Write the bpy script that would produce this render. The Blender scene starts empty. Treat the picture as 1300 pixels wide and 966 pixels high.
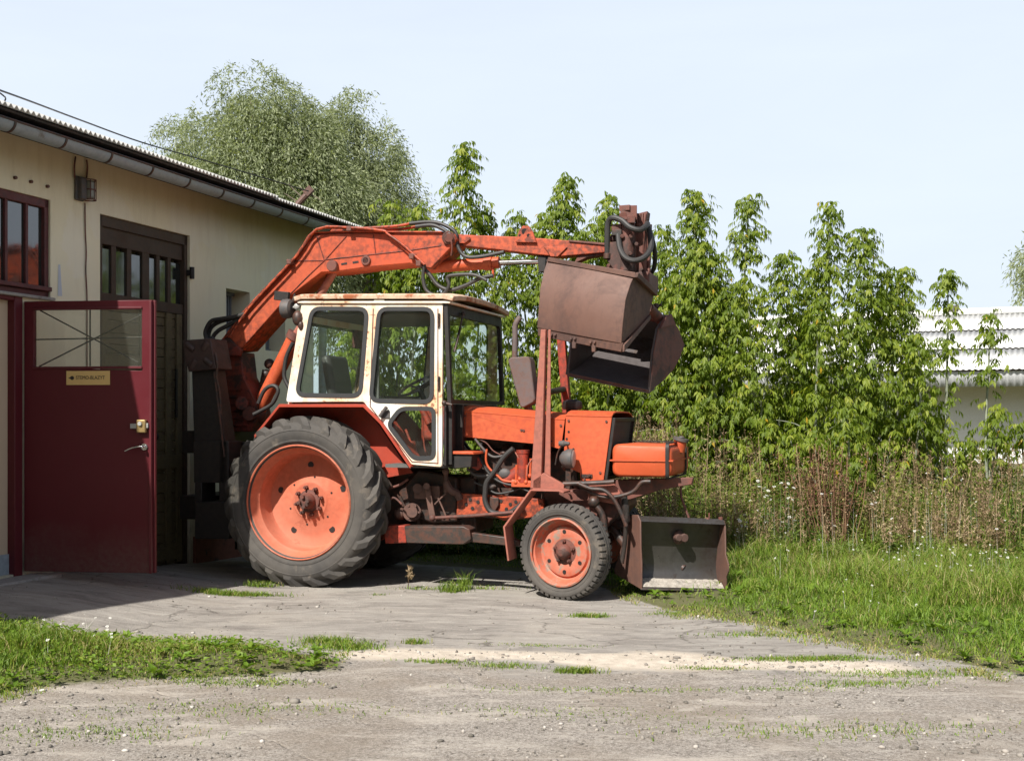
import bpy, bmesh, math, random
import numpy as np
from mathutils import Vector, Matrix

random.seed(7)
rng = np.random.default_rng(11)
SC = bpy.context.scene
COL = SC.collection
R = math.radians
F_PX = 1500.0            # focal length in photo pixels (photo is 1300 wide)
EYE = 1.55               # eye height
HOR = 530.0              # horizon row in the photo

# ------------------------------------------------------------------ helpers
def tag(o, label=None, cat=None, group=None, kind=None):
    if label: o['label'] = label
    if cat: o['category'] = cat
    if group: o['group'] = group
    if kind: o['kind'] = kind
    return o

def empty(name, loc=(0, 0, 0), rz=0.0, parent=None):
    o = bpy.data.objects.new(name, None)
    o.empty_display_size = .1
    COL.objects.link(o)
    o.location = loc
    o.rotation_euler = (0, 0, rz)
    if parent: o.parent = parent
    return o

def link_mesh(name, me, mat, parent=None, smooth=35):
    o = bpy.data.objects.new(name, me)
    COL.objects.link(o)
    if mat is not None and not me.materials:
        me.materials.append(mat)
    if parent: o.parent = parent
    if smooth:
        me.shade_smooth()
        me.set_sharp_from_angle(angle=R(smooth))
    return o

def bevel_mod(o, w=.006, seg=2):
    m = o.modifiers.new('bevel', 'BEVEL')
    m.width = w; m.segments = seg; m.limit_method = 'ANGLE'; m.angle_limit = R(40)
    return o

def spline(pts, n=6):
    P = [Vector(p) for p in pts]
    if len(P) < 3: return P
    out = []
    for i in range(len(P) - 1):
        p0 = P[max(i - 1, 0)]; p1 = P[i]; p2 = P[i + 1]; p3 = P[min(i + 2, len(P) - 1)]
        for k in range(n):
            t = k / n
            out.append(.5 * ((2 * p1) + (p2 - p0) * t + (2 * p0 - 5 * p1 + 4 * p2 - p3) * t * t + (3 * p1 - p0 - 3 * p2 + p3) * t ** 3))
    out.append(P[-1])
    return out

class MB:
    """collects shapes into one mesh"""
    def __init__(s): s.bm = bmesh.new()
    def box(s, c, size, rot=None):
        v = bmesh.ops.create_cube(s.bm, size=1)['verts']
        M = Matrix.Diagonal((*size, 1))
        if rot is not None: M = (rot if isinstance(rot, Matrix) else Matrix.Rotation(rot, 4, 'Z')) @ M
        M = Matrix.Translation(Vector(c)) @ M
        bmesh.ops.transform(s.bm, matrix=M, verts=v)
        return s
    def bx(s, x0, x1, y0, y1, z0, z1):
        return s.box(((x0 + x1) / 2, (y0 + y1) / 2, (z0 + z1) / 2), (abs(x1 - x0), abs(y1 - y0), abs(z1 - z0)))
    def prism(s, pts, ext):
        pts = [Vector(p) for p in pts]; e = Vector(ext)
        a = [s.bm.verts.new(p) for p in pts]; b = [s.bm.verts.new(p + e) for p in pts]
        n = len(pts)
        s.bm.faces.new(a); s.bm.faces.new(b[::-1])
        for i in range(n):
            s.bm.faces.new((a[i], b[i], b[(i + 1) % n], a[(i + 1) % n]))
        return s
    def loft(s, A, B):
        """closed solid between two rings of equal length"""
        a = [s.bm.verts.new(p) for p in A]; b = [s.bm.verts.new(p) for p in B]; n = len(a)
        s.bm.faces.new(a); s.bm.faces.new(b[::-1])
        for i in range(n): s.bm.faces.new((a[i], b[i], b[(i + 1) % n], a[(i + 1) % n]))
        return s
    def sheet(s, rows, thick):
        """grid of points, given a thickness along its normals"""
        rows = [[Vector(p) for p in r] for r in rows]
        nr, nc = len(rows), len(rows[0])
        def nrm(i, j):
            a = rows[min(i + 1, nr - 1)][j] - rows[max(i - 1, 0)][j]
            b = rows[i][min(j + 1, nc - 1)] - rows[i][max(j - 1, 0)]
            n = a.cross(b)
            return n.normalized() if n.length > 1e-9 else Vector((0, 0, 1))
        A = [[s.bm.verts.new(rows[i][j]) for j in range(nc)] for i in range(nr)]
        B = [[s.bm.verts.new(rows[i][j] + nrm(i, j) * thick) for j in range(nc)] for i in range(nr)]
        f = s.bm.faces.new
        for i in range(nr - 1):
            for j in range(nc - 1):
                f((A[i][j], A[i][j + 1], A[i + 1][j + 1], A[i + 1][j])); f((B[i][j], B[i + 1][j], B[i + 1][j + 1], B[i][j + 1]))
        for i in range(nr - 1):
            f((A[i][0], A[i + 1][0], B[i + 1][0], B[i][0])); f((A[i][-1], B[i][-1], B[i + 1][-1], A[i + 1][-1]))
        for j in range(nc - 1):
            f((A[0][j], B[0][j], B[0][j + 1], A[0][j + 1])); f((A[-1][j], A[-1][j + 1], B[-1][j + 1], B[-1][j]))
        return s
    def tube(s, pts, r, n=8, smooth=6, r1=None):
        P = spline(pts, smooth) if smooth else [Vector(p) for p in pts]
        rings = []
        up = Vector((0, 0, 1))
        t0 = (P[1] - P[0]).normalized()
        if abs(t0.dot(up)) > .95: up = Vector((1, 0, 0))
        side = t0.cross(up).normalized()
        for i, p in enumerate(P):
            t = (P[min(i + 1, len(P) - 1)] - P[max(i - 1, 0)]).normalized()
            side = (side - t * side.dot(t)).normalized(); nn = side.cross(t)
            rr = r if r1 is None else r + (r1 - r) * i / (len(P) - 1)
            rings.append([s.bm.verts.new(p + (side * math.cos(a) + nn * math.sin(a)) * rr) for a in [2 * math.pi * k / n for k in range(n)]])
        for a, b in zip(rings, rings[1:]):
            for k in range(n): s.bm.faces.new((a[k], a[(k + 1) % n], b[(k + 1) % n], b[k]))
        s.bm.faces.new(rings[0][::-1]); s.bm.faces.new(rings[-1])
        return s
    def cyl(s, p0, p1, r0, r1=None, n=20):
        return s.tube([p0, p1], r0, n, 0, r1 if r1 is not None else r0)
    def lathe(s, prof, o=(0, 0, 0), axis='Y', n=48, closed=True):
        """prof = (a along axis, radius)"""
        rings = []
        for k in range(n):
            t = 2 * math.pi * k / n; c, sn = math.cos(t), math.sin(t)
            ring = []
            for a, r in prof:
                if axis == 'Y': p = (r * c, a, r * sn)
                elif axis == 'Z': p = (r * c, r * sn, a)
                else: p = (a, r * c, r * sn)
                ring.append(s.bm.verts.new(Vector(o) + Vector(p)))
            rings.append(ring)
        m = len(prof)
        for k in range(n):
            a, b = rings[k], rings[(k + 1) % n]
            for j in range(m if closed else m - 1):
                j2 = (j + 1) % m
                s.bm.faces.new((a[j], a[j2], b[j2], b[j]))
        return s
    def ball(s, c, r, sc=(1, 1, 1), n=12):
        v = bmesh.ops.create_uvsphere(s.bm, u_segments=n, v_segments=max(6, n // 2), radius=r)['verts']
        bmesh.ops.transform(s.bm, matrix=Matrix.Translation(Vector(c)) @ Matrix.Diagonal((*sc, 1)), verts=v)
        return s
    def build(s, name, mat, parent=None, smooth=35, bevel=0):
        bmesh.ops.remove_doubles(s.bm, verts=s.bm.verts, dist=1e-6)
        bmesh.ops.recalc_face_normals(s.bm, faces=s.bm.faces)
        me = bpy.data.meshes.new(name); s.bm.to_mesh(me); s.bm.free()
        o = link_mesh(name, me, mat, parent, smooth)
        if bevel: bevel_mod(o, bevel)
        return o

def build_each(mb, name, mat, parent=None, smooth=35, bevel=0):
    """one object per connected piece, all of the same name"""
    bm = mb.bm; bmesh.ops.recalc_face_normals(bm, faces=bm.faces); bm.verts.index_update(); bm.verts.ensure_lookup_table()
    seen = set(); out = []
    for v0 in bm.verts:
        if v0.index in seen: continue
        st = [v0]; seen.add(v0.index); isl = []
        while st:
            v = st.pop(); isl.append(v)
            for e in v.link_edges:
                w = e.other_vert(v)
                if w.index not in seen: seen.add(w.index); st.append(w)
        ix = {v.index: i for i, v in enumerate(isl)}; fs = {f for v in isl for f in v.link_faces}
        me = bpy.data.meshes.new(name); me.from_pydata([tuple(v.co) for v in isl], [], [[ix[v.index] for v in f.verts] for f in fs]); me.update()
        o = link_mesh(name, me, mat, parent, smooth); out.append(o)
        if bevel: bevel_mod(o, bevel)
    bm.free(); return out

def roundpoly(pts, r, seg=5):
    """2D polygon with its corners rounded"""
    out = []; n = len(pts); P = [Vector((p[0], p[1])) for p in pts]
    for i in range(n):
        p, a, b = P[i], P[i - 1], P[(i + 1) % n]
        da, db = (a - p), (b - p)
        rr = min(r, da.length * .45, db.length * .45)
        p0, p1 = p + da.normalized() * rr, p + db.normalized() * rr
        for k in range(seg + 1):
            t = k / seg
            out.append((1 - t) ** 2 * p0 + 2 * t * (1 - t) * p + t * t * p1)
    return [(v.x, v.y) for v in out]

def panel_mesh(name, outer, holes, thick, fn):
    """flat plate with cut-outs: (u, v, w) of the plate go through fn to 3D"""
    cu = bpy.data.curves.new(name + '_tmp', 'CURVE'); cu.dimensions = '2D'; cu.fill_mode = 'BOTH'; cu.extrude = thick / 2
    for poly in [outer] + list(holes):
        sp = cu.splines.new('POLY'); sp.points.add(len(poly) - 1); sp.use_cyclic_u = True
        for q, p in zip(sp.points, poly): q.co = (p[0], p[1], 0, 1)
    o = bpy.data.objects.new(name + '_tmp', cu); COL.objects.link(o)
    dg = bpy.context.evaluated_depsgraph_get(); dg.update()
    me = bpy.data.meshes.new_from_object(o.evaluated_get(dg))
    bpy.data.objects.remove(o); bpy.data.curves.remove(cu)
    for v in me.vertices: v.co = fn(v.co.x, v.co.y, v.co.z + thick / 2)
    bm = bmesh.new(); bm.from_mesh(me); bmesh.ops.remove_doubles(bm, verts=bm.verts, dist=1e-5)
    bmesh.ops.recalc_face_normals(bm, faces=bm.faces); bm.to_mesh(me); bm.free()
    me.name = name; me.materials.clear()
    return me

def panel(name, outer, holes, thick, fn, mat, parent, smooth=30):
    return link_mesh(name, panel_mesh(name, outer, holes, thick, fn), mat, parent, smooth)

def text_mesh(body, size, fn, name, mat, parent):
    cu = bpy.data.curves.new(name + '_tmp', 'FONT'); cu.body = body; cu.size = size; cu.extrude = .001
    o = bpy.data.objects.new(name + '_tmp', cu); COL.objects.link(o)
    dg = bpy.context.evaluated_depsgraph_get(); dg.update()
    me = bpy.data.meshes.new_from_object(o.evaluated_get(dg)); bpy.data.objects.remove(o); bpy.data.curves.remove(cu)
    for v in me.vertices: v.co = fn(v.co.x, v.co.y, v.co.z)
    me.materials.clear()
    return link_mesh(name, me, mat, parent, 0)

def np_mesh(name, V, faces_flat, sizes, mat, parent=None, attrs=None, smooth=False):
    """V (n,3); faces_flat loop indices; sizes loops per face; attrs {name: (domain, values)}"""
    me = bpy.data.meshes.new(name)
    V = np.asarray(V, np.float32); faces_flat = np.asarray(faces_flat, np.int32); sizes = np.asarray(sizes, np.int32)
    me.vertices.add(len(V)); me.vertices.foreach_set('co', V.ravel())
    me.loops.add(len(faces_flat)); me.loops.foreach_set('vertex_index', faces_flat)
    me.polygons.add(len(sizes))
    st = np.zeros(len(sizes), np.int32); st[1:] = np.cumsum(sizes)[:-1]
    me.polygons.foreach_set('loop_start', st); me.polygons.foreach_set('loop_total', sizes)
    for k, (dom, val) in (attrs or {}).items():
        a = me.attributes.new(k, 'FLOAT', dom); a.data.foreach_set('value', np.asarray(val, np.float32))
    me.update(calc_edges=True); me.validate()
    if smooth: me.shade_smooth()
    o = bpy.data.objects.new(name, me); COL.objects.link(o)
    me.materials.append(mat)
    if parent: o.parent = parent
    return o

# ------------------------------------------------------------------ materials
def hexc(r, g, b):
    f = lambda c: (c / 255 / 12.92) if c / 255 <= .04045 else ((c / 255 + .055) / 1.055) ** 2.4
    return (f(r), f(g), f(b), 1)

class NT:
    def __init__(s, name):
        s.m = bpy.data.materials.new(name); s.m.use_nodes = True
        s.t = s.m.node_tree; s.t.nodes.clear()
        s.out = s.n('ShaderNodeOutputMaterial')
    def n(s, typ, **kw):
        x = s.t.nodes.new(typ)
        for k, v in kw.items(): setattr(x, k, v)
        return x
    def l(s, a, b): s.t.links.new(a, b)
    def setv(s, sock, v):
        if hasattr(v, 'is_output') or isinstance(v, bpy.types.NodeSocket): s.l(v, sock)
        else: sock.default_value = v
    def coord(s, scale=(1, 1, 1), which='Object'):
        c = s.n('ShaderNodeTexCoord'); mp = s.n('ShaderNodeMapping'); mp.inputs['Scale'].default_value = scale
        s.l(c.outputs[which], mp.inputs['Vector']); return mp.outputs['Vector']
    def noise(s, vec, scale, detail=6, rough=.6, dist=0.0):
        x = s.n('ShaderNodeTexNoise'); s.l(vec, x.inputs['Vector'])
        x.inputs['Scale'].default_value = scale; x.inputs['Detail'].default_value = detail
        x.inputs['Roughness'].default_value = rough; x.inputs['Distortion'].default_value = dist
        return x.outputs['Fac']
    def ramp(s, fac, stops, interp='LINEAR'):
        x = s.n('ShaderNodeValToRGB'); s.l(fac, x.inputs['Fac']); cr = x.color_ramp; cr.interpolation = interp
        while len(cr.elements) < len(stops): cr.elements.new(.5)
        for e, (p, c) in zip(cr.elements, stops):
            e.position = p; e.color = c if isinstance(c, (tuple, list)) else (c, c, c, 1)
        return x.outputs['Color']
    def mix(s, fac, a, b, mode='MIX'):
        x = s.n('ShaderNodeMix', data_type='RGBA', blend_type=mode)
        s.setv(x.inputs[0], fac); s.setv(x.inputs[6], a); s.setv(x.inputs[7], b); return x.outputs[2]
    def math(s, op, a, b=0.0, clamp=False):
        x = s.n('ShaderNodeMath', operation=op, use_clamp=clamp); s.setv(x.inputs[0], a); s.setv(x.inputs[1], b); return x.outputs[0]
    def bump(s, h, strength=.3, dist=.01):
        x = s.n('ShaderNodeBump'); x.inputs['Strength'].default_value = strength; x.inputs['Distance'].default_value = dist
        s.l(h, x.inputs['Height']); return x.outputs['Normal']
    def attr(s, name):
        x = s.n('ShaderNodeAttribute'); x.attribute_name = name; return x.outputs['Fac']
    def pbr(s, color, rough=.6, metal=0.0, normal=None, spec=.5):
        b = s.n('ShaderNodeBsdfPrincipled')
        s.setv(b.inputs['Base Color'], color); s.setv(b.inputs['Roughness'], rough); s.setv(b.inputs['Metallic'], metal)
        s.setv(b.inputs['Specular IOR Level'], spec)
        if normal is not None: s.l(normal, b.inputs['Normal'])
        s.l(b.outputs[0], s.out.inputs['Surface']); return b

def worn(name, base, rust=(.10, .042, .022, 1), amt=.42, scale=2.5, rough=.55, dust=None, dust_amt=.5, metal=0.0, streak=.5, var=.16, edge=.35, bump=.25, soft=.07):
    """weathered paint: patches and streaks of rust or grime, chipped edges, light mottling"""
    t = NT(name); v = t.coord(); vs = t.coord((2.2, 2.2, .35))
    n1 = t.noise(v, scale, 9, .68, .3); n2 = t.noise(v, 22, 6, .6); n3 = t.noise(vs, 5, 6, .65)
    c = t.mix(t.ramp(n2, [(.3, 0), (.7, 1)]), tuple(x * (1 - var) for x in base[:3]) + (1,), tuple(min(1, x * (1 + var)) for x in base[:3]) + (1,))
    if dust:
        d = t.noise(v, 1.3, 5, .6)
        c = t.mix(t.math('MULTIPLY', t.ramp(d, [(.38, 0), (.7, 1)]), dust_amt), c, dust)
    m = t.ramp(n1, [(1 - amt, 0), (1 - amt + soft, 1)])
    c = t.mix(m, c, rust)
    m2 = t.math('MULTIPLY', t.ramp(n3, [(.55, 0), (.75, 1)]), streak)
    c = t.mix(m2, c, tuple(x * .55 for x in rust[:3]) + (1,))
    if edge:
        g = t.n('ShaderNodeNewGeometry')
        e = t.math('MULTIPLY', t.ramp(g.outputs['Pointiness'], [(.515, 0), (.56, 1)]), t.ramp(n2, [(.4, 0), (.6, edge * 2)]), True)
        c = t.mix(e, c, rust)
    rr = t.ramp(n1, [(.2, rough - .08), (.8, min(1, rough + .25))])
    t.pbr(c, rr, metal, t.bump(t.math('ADD', t.math('MULTIPLY', n2, .5), n1), bump, .004))
    return t.m

def plain(name, color, rough=.5, metal=0.0, var=.2, scale=30):
    t = NT(name); n = t.noise(t.coord(), scale, 5)
    c = t.mix(n, tuple(x * (1 - var) for x in color[:3]) + (1,), tuple(min(1, x * (1 + var)) for x in color[:3]) + (1,))
    t.pbr(c, rough, metal, t.bump(n, .1, .003)); return t.m

def glass(name, tint=(.80, .88, .82, 1), dirt=.10, gloss=.12):
    t = NT(name); v = t.coord()
    tr = t.n('ShaderNodeBsdfTransparent'); tr.inputs[0].default_value = tint
    gl = t.n('ShaderNodeBsdfGlossy'); gl.inputs['Roughness'].default_value = .03; gl.inputs[0].default_value = (.95, 1, .97, 1)
    lw = t.n('ShaderNodeLayerWeight'); lw.inputs[0].default_value = .5; fr_ = t.math('MULTIPLY', t.math('POWER', lw.outputs['Facing'], 4.0), .8)
    m1 = t.n('ShaderNodeMixShader'); t.l(t.math('ADD', fr_, gloss, True), m1.inputs[0]); t.l(tr.outputs[0], m1.inputs[1]); t.l(gl.outputs[0], m1.inputs[2])
    df = t.n('ShaderNodeBsdfDiffuse'); df.inputs[0].default_value = (.42, .44, .38, 1)
    n = t.noise(v, 3, 7, .7)
    m2 = t.n('ShaderNodeMixShader'); t.l(t.math('MULTIPLY', t.ramp(n, [(.3, .25), (.75, 1)]), dirt), m2.inputs[0]); t.l(m1.outputs[0], m2.inputs[1]); t.l(df.outputs[0], m2.inputs[2])
    t.l(m2.outputs[0], t.out.inputs['Surface']); return t.m

def dark_glass(name, col=(.018, .022, .02, 1)):
    t = NT(name); v = t.coord((1, 1, .25)); n = t.noise(v, 9, 7, .65)
    c = t.mix(t.ramp(n, [(.45, 0), (.8, .5)]), col, (.07, .075, .07, 1))
    b = t.pbr(c, t.ramp(n, [(.3, .03), (.8, .14)]), 0, None, .5); b.inputs['IOR'].default_value = 2.1; return t.m

def leaf_mat(name, stops, trans=.35, rough=.5, back=1.15):
    t = NT(name); a = t.attr('tone')
    c = t.ramp(a, stops)
    g = t.n('ShaderNodeNewGeometry')
    cb = t.mix(1.0, c, (back, back, back, 1), 'MULTIPLY')
    c2 = t.mix(g.outputs['Backfacing'], c, cb)
    p = t.n('ShaderNodeBsdfPrincipled'); t.l(c2, p.inputs['Base Color']); p.inputs['Roughness'].default_value = rough; p.inputs['Specular IOR Level'].default_value = .35
    tl = t.n('ShaderNodeBsdfTranslucent'); t.l(t.mix(1.0, c2, (1.25, 1.3, .55, 1), 'MULTIPLY'), tl.inputs[0])
    m = t.n('ShaderNodeMixShader'); m.inputs[0].default_value = trans; t.l(p.outputs[0], m.inputs[1]); t.l(tl.outputs[0], m.inputs[2])
    t.l(m.outputs[0], t.out.inputs['Surface']); return t.m

M = {}
RUST = (.095, .043, .026, 1)
GRIME = (.030, .020, .016, 1)
M['orange'] = worn('orange_paint', (.52, .084, .023, 1), (.42, .066, .022, 1), .35, 2.6, .5, (.52, .125, .048, 1), .6, streak=.10, var=.08, edge=.5, soft=.16)
M['boom'] = worn('boom_orange', (.48, .066, .018, 1), (.14, .030, .015, 1), .34, 4.2, .5, (.48, .12, .05, 1), .5, streak=.9, edge=.6, soft=.10)
M['red'] = worn('dark_red_paint', (.36, .040, .018, 1), (.06, .02, .014, 1), .42, 2.4, .55, streak=.4)
M['column'] = worn('greasy_red_paint', (.19, .030, .016, 1), (.035, .016, .012, 1), .50, 4, .55, streak=.6)
M['headplate'] = worn('dark_rust_plate', (.060, .032, .027, 1), (.028, .018, .016, 1), .46, 5, .5, streak=.4)
M['guard'] = worn('mudguard_paint', (.40, .044, .018, 1), (.12, .03, .02, 1), .36, 2.2, .55, streak=.2)
M['pink'] = worn('faded_red_paint', (.36, .115, .080, 1), (.20, .075, .055, 1), .40, 5, .65, (.40, .17, .12, 1), .5, streak=.3)
M['rim'] = worn('wheel_rim_paint', (.50, .125, .062, 1), (.30, .075, .042, 1), .36, 4, .65, (.50, .20, .13, 1), .75, streak=.2, soft=.12)
M['front_rim'] = worn('peeling_rim_paint', (.45, .105, .055, 1), (.25, .19, .15, 1), .47, 11, .6, (.55, .19, .12, 1), .5, streak=.1)
def cab_paint():
    t = NT('white_cab_paint'); v = t.coord(); n1 = t.noise(v, 1.7, 7, .62, .2); n2 = t.noise(v, 26, 7, .65); n3 = t.noise(t.coord((3, 3, .6)), 3.2, 7, .6)
    c = t.mix(n2, (.74, .72, .64, 1), (.84, .82, .75, 1))
    c = t.mix(t.math('MULTIPLY', t.ramp(n1, [(.43, 0), (.62, 1)]), .75), c, (.74, .38, .14, 1))
    c = t.mix(t.math('MULTIPLY', t.ramp(n3, [(.56, 0), (.70, 1)]), .55), c, (.66, .30, .10, 1))
    c = t.mix(t.ramp(t.math('ADD', t.math('MULTIPLY', n1, .6), t.math('MULTIPLY', n2, .5)), [(.625, 0), (.66, .85)]), c, (.22, .075, .03, 1))
    t.pbr(c, t.ramp(n1, [(.3, .35), (.7, .6)]), 0, t.bump(n2, .15, .003)); return t.m
M['white'] = cab_paint()
M['roofpaint'] = worn('rusty_roof_paint', (.66, .52, .38, 1), (.34, .11, .045, 1), .50, 3.5, .6, streak=.3, var=.1)
M['rust'] = worn('rusty_steel', (.130, .062, .044, 1), (.070, .040, .034, 1), .52, 2.4, .58, (.175, .098, .074, 1), .6, streak=.35, bump=.35, soft=.22)
M['steel'] = worn('worn_bare_steel', (.105, .092, .092, 1), (.085, .062, .052, 1), .44, 3, .42, metal=.2, streak=.4)
M['scoopsteel'] = worn('scoop_steel', (.085, .082, .080, 1), (.06, .048, .040, 1), .40, 4, .28, (.12, .105, .095, 1), .6, metal=.5, streak=.3)
M['rust_red'] = worn('rusty_red_steel', (.165, .056, .040, 1), (.062, .034, .028, 1), .48, 3, .6, streak=.4)
M['grease'] = worn('oily_dark_steel', (.024, .020, .018, 1), (.095, .036, .022, 1), .34, 6, .42, (.06, .048, .040, 1), .5, streak=.3)
M['black'] = worn('black_paint', (.012, .011, .011, 1), (.030, .020, .016, 1), .34, 5, .5, streak=.2, edge=.2)
M['rubber'] = worn('tyre_rubber', (.048, .045, .043, 1), (.125, .108, .09, 1), .44, 3.5, .85, (.13, .115, .098, 1), .75, streak=0, edge=0, bump=.3)
M['hose'] = plain('rubber_hose', (.030, .028, .027, 1), .55)
M['seal'] = plain('window_rubber', (.030, .031, .033, 1), .6)
M['chrome'] = plain('polished_rod', (.62, .62, .62, 1), .14, 1.0, .03)
M['lightgrey'] = plain('pale_plastic', (.36, .36, .34, 1), .35)
M['darkgrey'] = worn('dark_grey_metal', (.075, .075, .078, 1), (.10, .07, .055, 1), .36, 5, .55, streak=.2)
M['muffler'] = worn('muffler_metal', (.125, .100, .098, 1), (.12, .065, .05, 1), .42, 5, .7, streak=.3)
M['glass'] = glass('cab_glass', (.95, .985, .96, 1), .012, .025)
M['doorglass'] = glass('door_glass', (.93, .93, .90, 1), .05, .04)
M['inside'] = plain('cab_lining', (.10, .10, .095, 1), .8)
M['seatvinyl'] = plain('seat_vinyl', (.055, .055, .055, 1), .5)

# ------------------------------------------------------------------ pixel geometry
CAM = Vector((0, 0, EYE))
def ray(px, py): return Vector(((px - 650) / F_PX, 1, -(py - HOR) / F_PX))

class Frame:
    def __init__(s, O, ang):
        s.O = Vector(O); s.a = ang
        s.u = Vector((math.cos(ang), math.sin(ang), 0)); s.l = Vector((-math.sin(ang), math.cos(ang), 0))
    def loc(s, p):
        p = Vector(p) - s.O; return Vector((p.dot(s.u), p.dot(s.l), p.z))
    def wor(s, q): return s.O + s.u * q[0] + s.l * q[1] + Vector((0, 0, q[2]))
    def y(s, px, py, y):
        d = ray(px, py); t = (y - (CAM - s.O).dot(s.l)) / d.dot(s.l); return s.loc(CAM + d * t)
    def x(s, px, py, x):
        d = ray(px, py); t = (x - (CAM - s.O).dot(s.u)) / d.dot(s.u); return s.loc(CAM + d * t)

TR = Frame((-1.683, 11.63, 0), R(-17.5))
GR = Frame((-1.683, 11.63, 0), R(-33))
P0 = Vector((-4.247, 9.8, 0)); FA = math.atan2(1500, 517)
BF = Frame(P0, FA)                      # building: x along the front wall, y into the building
def T(px, py, y): return TR.y(px, py, y)
def TL(pts, y): return [T(a, b, y) for a, b in pts]
def GT(px, py, y): return TR.loc(GR.wor(GR.y(px, py, y)))
def GX(px, py, x): return TR.loc(GR.wor(GR.x(px, py, x)))
def BW(px, py, off=0): return BF.y(px, py, -off)   # point on the plane `off` in front of the wall

# ------------------------------------------------------------------ the tractor digger
tractor = empty('tractor_digger', TR.O, R(-17.5))
tag(tractor, 'old orange tractor with white cab, digger boom and rusty clamshell grab', 'tractor')

def plate(name, pts, y0, y1, mat, parent=None, bevel=.006):
    A = TL(pts, y0)
    return MB().prism(A, (0, y1 - y0, 0)).build(name, M[mat], parent or tractor, bevel=bevel)

# ---- wheels
def tyre_mesh(Rr, W, rb, lug_h, kind):
    b = MB(); rt = Rr - lug_h; h = W / 2
    prof = [(-h * .80, rb - .015), (-h * .86, rb + .01), (-h * .94, rb + (rt - rb) * .16), (-h * .975, rb + (rt - rb) * .18), (-h * .98, rb + (rt - rb) * .24), (-h * .96, rb + (rt - rb) * .26), (-h * 1.0, rb + (rt - rb) * .38), (-h * 1.03, rb + (rt - rb) * .52), (-h * 1.015, rb + (rt - rb) * .62), (-h * 1.035, rb + (rt - rb) * .64), (-h * 1.02, rb + (rt - rb) * .67), (-h * .98, rb + (rt - rb) * .76), (-h * .86, rt - .022), (-h * .70, rt - .006), (-h * .3, rt + .002), (0, rt + .004)]
    prof = prof + [(-a, r) for a, r in prof[-2::-1]]
    b.lathe(prof, n=96)
    def P(a, r, t): return Vector((r * math.cos(t), a, r * math.sin(t)))
    if kind == 'ag':
        N = 22
        for sd in (-1, 1):
            for k in range(N):
                t0 = 2 * math.pi * (k + (.5 if sd > 0 else 0)) / N
                # path from the shoulder towards the centre line
                st = []
                for q in range(6):
                    f = q / 5
                    a = sd * (h * 1.0 * (1 - f) + h * -.06 * f)
                    rr = rt + (-.070 * max(0, 1 - f * 3.2))
                    st.append((a, rr, t0 + .34 * f ** .85))
                w = .040 / Rr
                rings = []
                for i, (a, rr, t) in enumerate(st):
                    top = min(Rr, rr + lug_h + (.03 if i == 0 else .012 if i == 1 else 0)) if i else rr + lug_h * .8
                    ww = w * (1.25 - .35 * i / 5)
                    rings.append([P(a, rr - .02, t - ww * 1.25), P(a, top, t - ww * .72), P(a, top, t + ww * .72), P(a, rr - .02, t + ww * 1.25)])
                vs = [[b.bm.verts.new(p) for p in r] for r in rings]
                for r0, r1 in zip(vs, vs[1:]):
                    for j in range(4): b.bm.faces.new((r0[j], r0[(j + 1) % 4], r1[(j + 1) % 4], r1[j]))
                b.bm.faces.new(vs[0]); b.bm.faces.new(vs[-1][::-1])
    else:
        N = 46
        for sd in (-1, 1):
            for k in range(N):
                t = 2 * math.pi * k / N; w = .021 / Rr
                A = [P(sd * h * .99, rt - .050, t - w), P(sd * h * .99, rt - .050, t + w), P(sd * h * .99, rt - .02, t + w), P(sd * h * .99, rt - .02, t - w)]
                rr = [(h * 1.0, rt - .055, rt - .030), (h * .90, rt - .03, Rr - .014), (h * .66, rt - .02, Rr - .004), (h * .42, rt - .01, Rr)]
                vs = []
                for a, r0, r1 in rr:
                    vs.append([b.bm.verts.new(p) for p in (P(sd * a, r0, t - w), P(sd * a, r1, t - w * .85), P(sd * a, r1, t + w * .85), P(sd * a, r0, t + w))])
                for q0, q1 in zip(vs, vs[1:]):
                    for j in range(4): b.bm.faces.new((q0[j], q0[(j + 1) % 4], q1[(j + 1) % 4], q1[j]))
                b.bm.faces.new(vs[0]); b.bm.faces.new(vs[-1][::-1])
        for sd in (-.2, .2):
            b.lathe([(sd * h - .018, rt - .01), (sd * h - .014, Rr), (sd * h + .014, Rr), (sd * h + .018, rt - .01)], n=72)
    return b

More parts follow.
